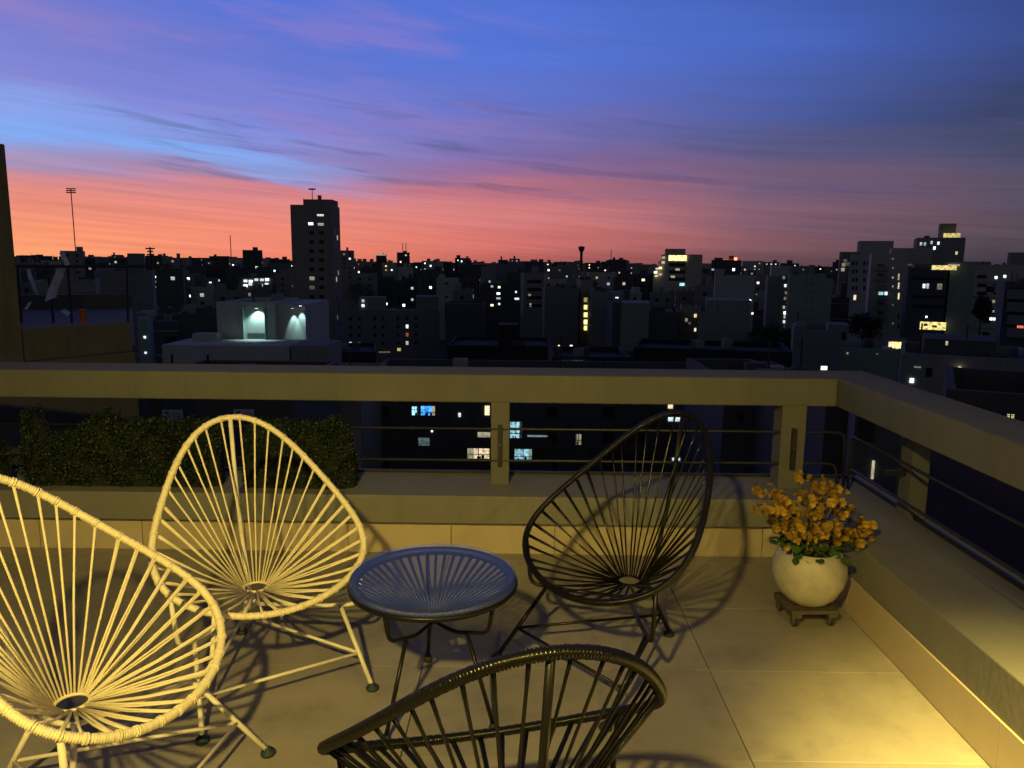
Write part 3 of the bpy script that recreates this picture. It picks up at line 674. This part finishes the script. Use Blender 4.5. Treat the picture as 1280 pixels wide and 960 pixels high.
ch = ony(104, 402, 11.); tag(MB().lathe([(0, -.05), (.045, -.05), (.045, .14), (.058, .15), (.058, .18), (0, .18)], 14).build('chimney_pot', MT['terracotta'], smooth=False, loc=ch), 'orange terracotta chimney pot on the roof next door', 'chimney')

# --- big named buildings
b = Bld('apartment_tower', 'tall dark apartment tower rising alone above the skyline', 362.7, 414, 256, 240, 11, WTAN, parapet=0, turn=0)
b.part('penthouse', 379, 415, 249, 257, WTAN, dep=8, off=1); b.part('chimney', 397, 401, 244, 250, WTAN, dep=1, off=2)
for i in range(17):
    for px in (389.8+i*.05, 401.8+i*.05):
        y = 291+11.4*i
        if y > 445: break
        b.win(px, y, 6, 4.2, 'dark' if (i, px > 395) not in ((6, False), (8, True), (5, False), (10, False)) else 'dim')
b.win(400.5, 269, 8, 2.2, 'cool'); b.win(388.5, 279.7, 6, 3.2, 'cool'); b.win(401, 280.4, 7, 3, 'dim'); b.win(401.6, 383, 3, 3, 'cool')
for i, (y, k) in enumerate(((290, 'dark'), (297, 'dim'), (307, 'dark'), (318, 'dark'), (330, 'dark'), (341, 'dim'), (349, 'dim'), (360, 'dark'), (372, 'dark'), (384, 'dark'), (396, 'dim'), (406, 'dark'))):
    p = ony(419, y, 246); piece('window', WIN[k], b.o, (b.W/2, 4.5+(i % 2)*2.6, p.z-GROUND), (.06, 1.4, 1.5))
mast('roof_antenna', 'thin antenna on the roof of the tall apartment tower', 390.5, 236, 249.5, 242, .12, 'yagi')

lb = Bld('floodlit_building', 'teal walled building with lamps shining down its wall', 270, 334, 378, 62, 9, WP, turn=0)
lb.part('lower_wall', 202, 364, 431, 500, WP, dep=5, off=-5); lb.part('annex', 334.2, 384, 380, 470, WP, dep=8, off=2.2)
lb.part('shed', 364, 411, 432, 500, WG, dep=4.5, off=-5.6); lb.part('sloping_wall', 240, 273, 417, 470, WP, dep=1.2, off=-1.5)
lb.part('recess_back', 310, 333, 416.5, 470, WD, out=.06, dep=.1)
lb.part('side_pillar', 305, 309.6, 384, 470, WT, out=.5, dep=.5); lb.part('side_pillar', 333.4, 336, 384, 470, WT, out=.5, dep=.5)
def flood(px, py, off, e, s=80):
    p = ony(px, py, 62+off)
    t = tag(empty('wall_floodlight', p), 'small floodlight shining down the teal building wall', 'floodlight', 'floodlights on the teal building')
    MB().box(-.1, .1, -.12, .15, .02, .10).build('housing', MT['rail'], t); MB().box(-.08, .08, -.1, .1, -.004, .018).build('lens', EM['white'], t)
    l = bpy.data.lights.new('flood_light', 'SPOT'); l.energy = e; l.spot_size = math.radians(s); l.spot_blend = .7; l.color = (.55, .95, 1.); l.shadow_soft_size = .05
    o = bpy.data.objects.new('flood_light', l); link(o, t); o.location = (0, 0, -.03); o.rotation_euler = (math.radians(12), 0, 0)
flood(320.5, 385.5, -.45, 300, 110); flood(340.5, 385, 1.75, 24, 90); flood(365.6, 385.5, 1.8, 260, 48); flood(375.5, 382.5, 1.8, 260, 48)

b = Bld('slab_block', 'long bluish slab block with rows of small dark windows', 428, 550, 388, 220, 14, WB, parapet=.5)
b.part('upper_floor', 522, 550, 371, 388, WB, dep=10, off=2); b.part('roof_house', 450, 484, 371.5, 388, WG, dep=8, off=3)
for r, y in enumerate((398, 408.3, 418.6, 429)):
    for x in (438.5, 449.5, 468.5, 479, 497.5, 509, 520): b.win(x, y, 3.2, 4.4, {(1, 509): 'cool', (3, 509): 'cool', (3, 438.5): 'cool', (3, 449.5): 'dim', (2, 509): 'red'}.get((r, x), 'dark'))
b.win(498.8, 437, 4.4, 3.6, 'yellow'); b.win(480.6, 440, 14, 1.6, 'dim'); b.win(439, 437, 4, 3.4, 'red')
for x, y in ((455, 376), (455, 382), (506, 382)): piece('window', WIN['cool'], b.o, (b.k*(ony(x, y, 222).x-b.cx), 2.9, ony(x, y, 222).z-GROUND), (.7, .2, .7))

b = Bld('terraced_building', 'stepped pale building with a glowing yellow top-floor window', 832, 857, 311, 300, 16, WS, parapet=0)
b.part('side_wing', 857.2, 872, 318, 440, WS, dep=14, off=.5)
for i, (x0, y) in enumerate(((827, 318), (823, 326), (819, 334), (816, 343))): b.part('terrace', x0, 832, y, 440, WS, dep=13-i, off=.4+.3*i)
b.win(847, 322.6, 22, 6.6, 'yellow'); b.win(852.5, 355.5, 6, 3.6, 'cyan')
for y in (331, 340, 349): b.win(846, y, 20, 4, 'dark')
for x, y in ((829.5, 328), (826, 335), (822, 336), (820, 340.5), (826, 343), (821, 345), (830, 322)): piece('window', WIN['warm'], b.o, (b.k*(ony(x, y, 299).x-b.cx), -.5, ony(x, y, 299).z-GROUND), (1.2, .2, .8))
for x, y in ((847, 337), (841, 346)): b.win(x, y, 5, 2.5, 'dim')
b = Bld('red_lit_building', 'dark building with a red light on its roof', 890, 927, 325, 330, 14, WD, huts=2)
rlm = piece('roof_light', unit('red_lamp', emat('red_lamp', (1., .10, .05), 6)), b.o, (b.k*(ony(919.6, 322.3, 330).x-b.cx), .2, b.H+.5), (1.1, .4, 1.0))
for x, y in ((913, 323.5), (907, 323)): piece('roof_light', WIN['red'], b.o, (b.k*(ony(x, y, 330).x-b.cx), .2, b.H+.1), (2., .3, .6))
b.win(917, 337, 3, 3, 'cool'); b.win(891, 337, 3, 2, 'cool'); b.win(931, 337, 2, 2, 'warm')
b = Bld('pale_block', 'pale stepped block behind a broad blank wall', 894, 944, 345, 170, 14, WP)
b.part('stair_tower', 894, 905, 336.5, 346, WP, dep=6); b.win(923.7, 375.7, 6, 3, 'warm'); b.win(936, 375.8, 5, 3, 'cool'); b.win(940.5, 391.5, 2.4, 2.4, 'warm')
b = Bld('blank_wall_building', 'broad blank grey party wall of a mid-distance building', 873, 938, 390, 110, 14, WG)
b.part('rear_floor', 875, 930, 375, 391, WG, dep=8, off=4)
b = Bld('blue_wall_building', 'blank dark blue party wall next to the broad grey one', 812, 850, 390, 115, 12, WN)
b.part('stair_shaft', 779, 812, 379, 440, WG, dep=9, off=-2); b.win(869.6, 394, 2.4, 4, 'yellow')
b = Bld('light_well_building', 'dim brownish light well between the grey and blue walls', 851, 872.5, 384, 118, 8, WTAN)
b.win(869, 394.5, 2.4, 4, 'warm'); b.win(869, 412, 2.4, 4, 'warm'); b.win(858, 400, 3, 4, 'dim'); b.win(862, 404, 3, 3, 'dim')
b = Bld('teal_wall_building', 'tall block with a blank greenish side wall', 987, 1033, 343, 130, 12, WT)
b.part('lower_step', 1019, 1034, 347.5, 440, WT, out=.02, dep=.2)
for y in (355, 365, 375, 387, 397): b.win(1007, y, 2, 1.2, 'dark'); b.win(1014, y-.4, 2, 1.2, 'dark')
b = Bld('lit_stair_building', 'narrow block with a column of small lit windows beside the greenish wall', 960, 986, 345, 140, 12, WG)
for y, k in ((347, 'dim'), (357, 'cool'), (366, 'dim'), (373, 'dim'), (384, 'dim'), (391, 'cool'), (396, 'dim'), (402, 'cool'), (408, 'dim')): b.win(981.5+random.uniform(-2, 1), y, 2.6, 3.4, k)
b.part('upper_block', 959, 980, 332, 346, WP, dep=9, off=3)
b = Bld('corner_block', 'low bluish block below the greenish wall', 992, 1052, 413, 75, 9, WB); b.part('tall_part', 1027, 1052, 405, 415, WB, dep=4, off=2)
sg = ony(1030, 460, 60); t = tag(empty('lit_sign', sg), 'small white lit box sign just above the parapet beam', 'sign')
MB().box(-.26, .26, 0, .2, -.17, .17).build('box', MT['frame'], t); MB().box(-.235, .235, -.02, -.002, -.145, .145).build('face', EM['white'], t)

b = Bld('rounded_block', 'pale block with pairs of dark windows and a higher set-back part', 1063, 1103, 318, 220, 14, WP)
b.part('upper_part', 1069, 1110, 301, 325, WP, dep=10, off=3); b.part('side_part', 1047, 1063, 314.5, 440, WG, dep=9, off=2)
for y in (329, 339.4, 349.8, 360.2):
    for x in (1066.3, 1070.6, 1080.3, 1085.2): b.win(x, y, 2.6, 4.4, 'dark')
for x, y in ((1053, 326), (1051, 331), (1056, 330), (1050, 337)): piece('window', WIN['dim'], b.o, (b.k*(ony(x, y, 222).x-b.cx), 1.95, ony(x, y, 222).z-GROUND), (.9, .08, .9))
b.win(1068.5, 372, 3, 6, 'warm')
b = Bld('balcony_block', 'pale block with a stack of balconies and one bright window', 1090, 1136, 317, 160, 13, WS)
b.part('upper_floor', 1108, 1155, 310, 330, WS, dep=9, off=3)
for y in (338, 350, 362, 374, 386, 398): b.balcony(1095, 1109, y, WG, .9)
for y in (333, 345, 369, 381, 393): b.win(1101, y, 8, 5, 'dark')
b.win(1101, 367.5, 6, 5, 'cyan'); b.win(1107.5, 367.5, 3, 5, 'cool')
for y in (323.5, 335, 347, 358, 381, 404): b.win(1116, y, 1.8, 1.8, 'dim')
for y, k in ((346, 'dim'), (357, 'warm'), (370, 'warm'), (395, 'dark'), (407, 'dark')): b.win(1123.3, y, 1.6, 7.5, k)
b.win(1134, 358, 4.6, 2.6, 'cool')
b = Bld('dark_block', 'dark block with a bright yellow roof terrace and a glowing lower room', 1136, 1185, 335, 130, 12, WN)
b.part('side_wall', 1185.2, 1204, 328, 440, WT, dep=10, off=1)
b.win(1180, 334.5, 30, 5.4, 'yellow'); b.win(1192, 331.5, 14, 2.4, 'warm'); b.win(1166, 407, 32, 9.5, 'yellow'); b.win(1157, 406, 5, 3, 'dark'); b.win(1168, 407.5, 6, 3, 'dark')
b.win(1155, 357.5, 3, 5, 'cool'); b.win(1159.5, 357.5, 3, 6, 'cool'); b.win(1174.5, 358, 6, 7, 'dim'); b.win(1158, 396, 2, 2, 'cool')
for y in (348, 371, 383): b.win(1160, y, 40, 3.4, 'dark')
b = Bld('topped_tower', 'set-back tower with a cube on its roof and small lit windows', 1146, 1207, 297, 170, 14, WG)
b.part('roof_cube', 1168, 1186, 279.5, 298, WG, dep=5, off=3); b.part('lower_wing', 1204, 1223, 327, 440, WG, dep=9, off=1)
for x, y, k in ((1151, 304.5, 'cool'), (1156, 304.7, 'cool'), (1164.5, 303, 'cool'), (1173, 304, 'cool'), (1168, 310, 'cool'), (1195.5, 316.4, 'warm')): b.win(x, y, 2.6, 3.6, k)
piece('terrace_light', WIN['yellow'], b.o, (b.k*(ony(1184, 293.5, 172).x-b.cx), 1, b.H+.5), (3.2, .2, .9))
for x in (1205.8, 1210): b.win(x, 337, 3, 2.4, 'dim')
for y in (344, 357, 369, 381): b.win(1211, y, 9, 5, 'dark')
b.grid(.04, top=7, side=True)
b = Bld('cream_block', 'pale block with a roof hut and a column of lit windows', 1217, 1300, 331, 150, 13, WS)
b.part('roof_hut', 1256, 1275, 315.5, 332, WG, dep=5, off=2)
for x, y, k in ((1245, 347, 'cool'), (1256, 345.5, 'cool'), (1242, 377, 'warm'), (1241, 389, 'cool'), (1238.5, 399, 'cool'), (1242.5, 399, 'cool')): b.win(x, y, 3.2, 3.2, k)
for y in (346, 357, 367): b.win(1227, y, 12, 4, 'dark'); b.win(1243, y+10, 4, 2, 'dark')
b.grid(.03, dark=True, top=4)
b = Bld('banded_block', 'dark block with long balcony bands, partly cut off', 1256, 1340, 354, 95, 11, WN)
for y in (372, 388, 404, 420): b.balcony(1257, 1338, y, WB, 1.0)
for y in (363, 379, 395, 411):
    for x in (1263, 1275): b.win(x, y, 8, 7, 'red' if (y, x) == (411, 1275) else 'dark')
b = Bld('green_roof_building', 'low greenish building with a lit yellow strip under its roof', 1048, 1124, 436, 85, 9, WT); b.part('veranda', 1100, 1124, 424, 436.5, WD, dep=4, off=2)
piece('window', WIN['yellow'], b.o, (b.k*(ony(1115, 430, 87).x-b.cx), 1.96, ony(1115, 430, 87).z-GROUND), (1.7, .08, .7)); piece('window', WIN['warm'], b.o, (b.k*(ony(1104, 430, 87).x-b.cx), 1.95, ony(1104, 430, 87).z-GROUND), (.35, .08, .7))
for x, y in ((1059, 442.5), (1096.5, 442)): b.win(x, y, 2, 2, 'dim')
b = Bld('low_grey_house', 'low grey building with a round wall lamp and a lit yellow window', 1123, 1300, 446, 48, 9, WG); b.part('roof_room', 1126, 1215, 424, 448, WD, dep=5, off=3)
b.win(1260, 466, 19, 7, 'yellow', True); b.win(1137.5, 479.5, 5, 5.5, 'white'); b.win(1183, 430, 3, 5, 'dim'); b.win(1145, 462, 9, 1.6, 'dimteal')
gl_ = MB().lathe([(.001, -.13), (.08, -.1), (.13, 0), (.08, .1), (.001, .13)], 14).build('globe_lamp', EM['warm'], b.o, True); p = ony(1199, 461, 48); gl_.location = (b.k*(p.x-b.cx), -.15, p.z-GROUND)
for x in (1160, 1225, 1240): b.win(x, 468, 8, 12, 'dark')
b = Bld('dark_low_house', 'dark low house with a lit yellow window beside the terrace', 1180, 1340, 492, 22, 6, WD)
b.win(1263, 520, 9, 7, 'yellow', True)
# long blank wall standing beyond the right parapet
tag(MB().box(5., 5.4, -1, 9.4, GROUND, -.42).build('party_wall', WK), 'long dark party wall beyond the ledge beside the potted plant', 'wall')

# --- the street front opposite, seen under the beam
b = Bld('facing_block', 'dark apartment front opposite, with lit cyan and warm windows', 452, 905, 474, 46, 9, WN, parapet=.4)
b.win(598, 566.5, 28, 13.5, 'warm', True); b.win(645, 539, 15, 25, 'cyan', True); b.win(654, 569, 22, 17, 'cyan', True); b.win(519, 514, 8, 13, 'cyan', True); b.win(535, 514, 18, 14, 'blue', True)
b.win(574.5, 518.5, 3, 5, 'cool'); b.win(723, 549, 7, 14, 'dim', True); b.win(609, 513, 6, 12, 'warm'); b.win(605, 544, 16, 8, 'dim'); b.win(672, 545, 26, 2, 'dimteal'); b.win(514.5, 530, 5, 3, 'cool')
b.win(540, 539, 2, 2, 'cool'); b.win(530, 552, 14, 10, 'dimteal'); b.win(838, 508, 6, 5, 'warm'); b.win(868, 508, 10, 5, 'dim'); b.win(843, 524, 16, 5, 'cool'); b.win(870, 545, 12, 4, 'cool'); b.win(845, 575, 10, 6, 'cool')
for x in (690, 760, 800): b.win(x, 548, 12, 16, 'dark', True)
for x in (480, 690, 760): b.win(x, 515, 14, 14, 'dark', True)
for x in (480, 690, 760, 800): b.win(x, 580, 14, 12, 'dark', True)
for x0, x1, y in ((575, 622, 553), (632, 690, 554), (505, 560, 526), (575, 622, 582), (632, 690, 584), (740, 820, 560)): b.balcony(x0, x1, y, WD, .5, .8)
b = Bld('grey_gable', 'grey gable wall beside the dark apartment front', 365, 451, 478, 40, 8, WG); b.win(398, 518, 8, 12, 'dark', True); b.part('pier', 430, 452, 537, 600, WP, out=.2)
b = Bld('shop_building', 'dark building with a brown shutter and two white notice boards', 150, 364, 482, 30, 8, WD)
b.part('shutter', 191, 203, 500, 545, MT['brown'], out=.06)
def board(px0, px1, py0, py1, label):
    p, q = ony(px0, py1, 29.9), ony(px1, py0, 29.9); t = tag(empty('notice_board', p), label, 'sign', 'white notice boards'); w, h = q.x-p.x, q.z-p.z
    MB().box(0, w, 0, .05, 0, h).build('panel', MT['signwhite'], t)
    for (x0, x1, z0, z1) in ((.05, .42, .36, .56), (.12, .34, .64, .84), (.5, .92, .70, .76), (.5, .94, .56, .62), (.5, .90, .42, .48), (.5, .93, .28, .34)):
        MB().box(x0*w, x1*w, -.006, -.001, z0*h, z1*h).build('print', MT['signgrey'], t)
board(203, 228, 512.5, 526.5, 'white notice board beside the brown shutter'); board(292.5, 317, 512, 526, 'white notice board behind the top of the cream chair')
b = Bld('blue_side_building', 'bluish building with a dark window seen past the corner pillar', 906, 1006, 476, 34, 8, WN); b.win(925, 520, 8, 14, 'dark', True); b.win(945, 560, 12, 14, 'dark', True)
b = Bld('dark_side_building', 'dark recess building with one pale lit window', 1004, 1034, 478, 36, 8, WK); b.win(1022, 548, 14, 3.4, 'dim')
b = Bld('bluish_corner_building', 'plain bluish building under the corner of the parapet beam', 1033, 1073, 500, 26, 8, WN)
b = Bld('slit_window_building', 'dark building with one tall bright slit window', 1070, 1128, 508, 20, 6, WN); b.win(1091, 587, 3.4, 24, 'dim'); b.win(1091, 583, 2.2, 12, 'warm'); b.part('blind', 1073, 1092, 520, 552, WK, out=.08)

# --- other mid-distance buildings, placed by hand
mids = [
 (118, 190, 339, 120, WB, 'blank bluish wall of a mid-distance block behind the torn sheets'), (171, 184, 398, 70, WT, 'narrow dark block with two small lit windows'),
 (184, 240, 402, 95, WN, 'dark bluish block behind the floodlit building'), (222, 272, 392, 80, WD, 'dark low block touching the floodlit building'),
 (651, 680, 342, 210, WG, 'block with a pale edge strip and barred dark floors'), (681, 724, 360, 175, WB, 'wide blank bluish wall beside the lit staircase'),
 (726, 740, 350, 180, WTAN, 'narrow block with a yellow lit staircase window column'), (740, 766, 365, 170, WG, 'plain dark block next to the lit staircase'),
 (766, 800, 378, 150, WN, 'dark blank block beside the wide stair shaft wall'), (1034, 1062, 372, 150, WD, 'dark block between the greenish wall and the paired windows'),
 (556, 604, 380, 190, WN, 'dark bluish block at the end of the long slab block'), (600, 652, 356, 230, WD, 'dark block with scattered windows beside the pale edge strip'),
 (690, 790, 446, 72, WK, 'black low block with white tube-lit windows'), (560, 690, 432, 120, WK, 'black low roof beside the tube-lit block'), (415, 470, 440, 100, WK, 'black low roof under the long slab block'),
 (790, 990, 437, 78, WK, 'long black low roof below the blank walls'), (938, 992, 425, 100, WK, 'black low block behind the dark trees'), (40, 120, 352, 90, WG, 'grey block behind the torn sheets'), (190, 228, 336, 200, WD, 'dark block with a column of lit windows')]
mb_ = {}
for (a, c, y, D, w, lab) in mids:
    b = Bld('apartment_block', lab, a, c, y, D, min(14, D*.1+2), w, huts=random.choice((0, 1)) if D > 100 else 0, parapet=.5); mb_[a] = b
b = mb_[726]
for i, y in enumerate((374.8, 384, 393.5, 402.5, 410)): b.win(732, y, 4.2, 5.5, 'yellow')
b = mb_[690]
for x, y, w, h in ((708.7, 452.4, 13, 2.6), (722.5, 452.4, 13, 2.6), (731.4, 454.3, 1.6, 5), (741, 459, 11, 2), (750, 459, 4.4, 2.2), (755.8, 459, 2, 2)): b.win(x, y, w, h, 'white')
for k, (x, y) in enumerate(((699, 434), (714, 434))): piece('window', WIN['warm'], b.o, (b.k*(ony(x, y, 110).x-b.cx), 38, ony(x, y, 110).z-GROUND), (.35, .2, .6))
b = mb_[171]; b.win(181, 421.5, 2.6, 2.6, 'cool'); b.win(182, 441, 2.2, 2.2, 'cool')
b = mb_[651]
for y in (352, 362, 372, 382): b.win(668, y, 18, 4, 'dark')
b.win(663, 381.5, 2.6, 4, 'cool'); b.win(662, 369, 3, 3, 'dim'); b.part('edge_strip', 651, 654.5, 341, 396, WP, out=.3)
b = mb_[190]
for y in (346, 352, 358.5): b.win(193, y, 4, 2, 'cool')
b.win(216, 348, 5, 4, 'cool')
b = mb_[600]
for x, y, w in ((615, 358, 3), (624, 359, 3), (612, 352, 2), (623, 373, 5), (615, 381.5, 3.4), (624, 380, 2.4), (646, 373.5, 5.5), (645, 365, 2), (623, 367, 4)): b.win(x, y, w, 2.4, random.choice(('cool', 'cool', 'warm')))
mb_[118].grid(.05, dark=False, side=False); mb_[40].grid(.04, ww=.9, wh=.9, dark=True); mb_[1034].grid(.08); mb_[184].grid(.06)
# --- dense far city: rows of blocks up to the skyline
def skyline(px):
    return 328+(px-640)*.010
LM = [(-80, 'behind the torn sheets'), (110, 'near the lattice aerial'), (215, 'behind the floodlit teal building'), (290, 'by the cluster of bright floodlights'), (362, 'just past the lone tall tower'), (450, 'behind the long slab block'), (520, 'beyond the slab block end'), (600, 'near the pale-edged block'), (690, 'around the flared aerial tower'), (770, 'beside the glowing stepped building'), (872, 'near the red roof light'), (940, 'behind the greenish blank wall'), (1040, 'behind the paired-window block'), (1140, 'behind the tower with a roof cube'), (1215, 'behind the block with a roof hut')]
WN_ = {}
for w_, n_ in zip(WALLS, ('grey', 'pale', 'bluish', 'greenish', 'brownish', 'dark', 'sand-coloured', 'dark blue', 'black')): WN_[w_.name] = n_
CLS = {0: 'far skyline block', 1: 'distant lower block', 2: 'mid-distance block'}
def far_label(cls, px, wall, huts):
    w = [t for p, t in LM if p <= px][-1] if px > -80 else LM[0][1]
    return '%s %s with %s, %s' % (WN_[wall.name], CLS[cls], ('a bare roof', 'one roof hut', 'two roof huts')[huts], w)
def row(D, ymin, ymax, wmin, wmax, p, cls, dark, x0=-60, x1=1340, skip=()):
    x = x0
    while x < x1:
        w = random.uniform(wmin, wmax); y = skyline(x+w/2)+random.uniform(ymin, ymax)
        if not any(a < x+w and x < c for a, c in skip):
            DD = D*random.uniform(.9, 1.1)
            wl = random.choice((WG, WD, WB, WG, WTAN, WN, WD, WS)); hu = random.choice((0, 1, 1, 2))
            b = Bld('apartment_block', far_label(cls, x+w/2, wl, hu), x, x+w*random.uniform(.92, 1.15), y, DD, random.uniform(10, 16), wl, 'far apartment blocks' if cls < 2 else 'mid-distance apartment blocks', huts=hu, parapet=0 if D > 500 else .6)
            if D < 900: b.grid(p, dark=dark, rows=7 if D > 450 else 7, ww=1.25, wh=1.2, colw=4.0 if D > 350 else 3.4, side=D < 300)
        x += w*random.uniform(.85, 1.25)
row(1500, -2.5, 2, 20, 40, 0, 0, False)
row(850, -5, 5, 12, 24, .17, 0, False)
row(560, -1, 14, 15, 30, .16, 0, False)
row(380, 10, 28, 16, 34, .13, 1, True, skip=((362, 426),))
row(270, 26, 46, 20, 44, .11, 1, True, skip=((362, 426), (425, 552)))
row(200, 48, 75, 30, 60, .07, 2, True, x0=-60, x1=1040, skip=((268, 552), (600, 800), (980, 1060)))
# taller blocks that stand out of the skyline
for k, (a, c, y, D, lab) in enumerate(((75, 104, 313.5, 420, 'boxy skyline block carrying a tall thin mast'), (104, 119, 323, 430, 'lower annex beside the boxy mast block on the skyline'), (137, 170, 323, 520, 'wide skyline block beside the lattice aerial'), (208, 234, 322, 520, 'broad skyline block with a pale side'), (266, 286, 320, 560, 'skyline block below the thin solitary mast'),
   (303, 327, 312.5, 520, 'square skyline tower near the lone tall tower'), (425, 442, 313, 520, 'skyline block emerging from behind the lone tall tower'), (470, 483, 318, 700, 'slim skyline tower with a glowing crown'), (496, 512, 315.5, 700, 'slim skyline tower with twin aerials and lit windows'), (573, 587, 323.5, 760, 'slim skyline tower with few lit windows'), (533, 566, 328, 600, 'low wide skyline block'), (340, 362, 324, 560, 'skyline block touching the lone tall tower'))):
    b = Bld('skyline_block', lab, a, c, y, D, 14, WD if k % 3 else WTAN, huts=1, parapet=.5); b.grid(.22 if c-a < 20 else .1, colw=3.6, rows=6, ww=1.4, wh=1.4)
    if k == 7: b.win(476.5, 318.2, 12, 2.4, 'warm')
for x, y in ((304, 352), (309, 352), (315, 350.5), (321, 350), (327, 349.5), (334, 350), (333, 355.5), (313, 355.5), (310, 358), (326, 356.5)):
    pass
b = Bld('sports_hall', 'dark hall front crowned by a cluster of bright floodlights', 298, 345, 347, 330, 12, WD)
for x, y in ((307, 351), (313.5, 351.5), (320.5, 349.6), (327.5, 349.8), (334, 349.6), (313, 355.2), (307, 357), (326, 356.4), (333.5, 355.4)): piece('floodlight', WIN['white'], b.o, (b.k*(ony(x, y, 330).x-b.cx), -.4, ony(x, y, 330).z-GROUND), (1.5, .3, 1.0))
for x, y, k in ((312, 368, 'dim'), (321, 368, 'cool'), (332, 368.5, 'dim'), (341, 368, 'dim'), (300.5, 362, 'dim')): b.win(x, y, 3, 4, k)
mast('radio_mast', 'very tall thin mast above the boxy skyline block', 94.5, 236, 314, 421, .28, 'yagi')
mast('lattice_aerial', 'dark lattice aerial with crossbars on the skyline', 189, 309, 333, 400, .45, 'lattice')
mast('solitary_mast', 'thin solitary mast near the square skyline tower', 289, 294, 322, 561, .3, 'plain')
mast('water_tower_aerial', 'dark aerial tower with a flared head on the skyline', 726.3, 307.5, 336, 400, .7, 'flare')
for x, lab in ((503.5, 'left thin aerial on the twin-aerial tower'), (507.5, 'other thin aerial on the twin-aerial tower')): mast('thin_aerial', 'thin aerial on the slim tower with twin aerials', x, 304, 316, 702, .3, 'plain')['group'] = 'twin aerials'
mast('thin_aerial', 'thin aerial beyond the flared aerial tower', 763.5, 312, 330, 700, .3, 'plain')

# --- dark trees between the roofs
def tree(px, py_top, py_bot, D, wpx, label, dens=2600):
    a = ony(px, py_bot, D); tz = ony(px, py_top, D).z; q = D/F; r = wpx*q/2; hc = max(r*.8, (tz-a.z)/2); base = tz-2*hc-3
    o = tag(empty('tree', (a.x, D, GROUND)), label, 'tree')
    tk = MB().tube([(0, 0, 0), (.1, 0, (base-GROUND)*.6), (0, .1, base-GROUND+3+hc*.6)], [.3, .24, .10], 7).build('trunk', MT['bark'], o, True)
    zc_ = tz-hc-GROUND
    for k in range(6):
        g = k*1.05; MB().tube([(0, 0, zc_-hc*.8), (.5*r*math.cos(g), .5*r*math.sin(g), zc_+.1*hc), (.75*r*math.cos(g), .75*r*math.sin(g), zc_+.45*hc)], [.12, .07, .03], 5).build('branch', MT['bark'], o)
    cl = rng.normal(size=(26, 3)); cl /= np.linalg.norm(cl, axis=1, keepdims=True); cl *= rng.uniform(.35, .85, (26, 1)); cl *= [r, r, hc]
    C = cl[rng.integers(0, 26, dens)]+rng.normal(0, .17, (dens, 3))*[r, r, hc]+[0, 0, zc_]
    leaves('crown', C, rng.uniform(.25, .5, dens), MT['treeleaf'], o)['kind'] = 'stuff'
tree(958, 405, 440, 105, 42, 'dark leafy tree below the narrow lit block'); tree(988, 412, 445, 98, 36, 'dark leafy tree beside the low bluish block')
tree(1078, 390, 425, 140, 46, 'dark tree in front of the paired windows block'); tree(455, 347, 385, 260, 50, 'dark round tree crown above the slab block roof'); tree(1226, 366, 400, 140, 24, 'roundish tree against the pale block with roof hut')
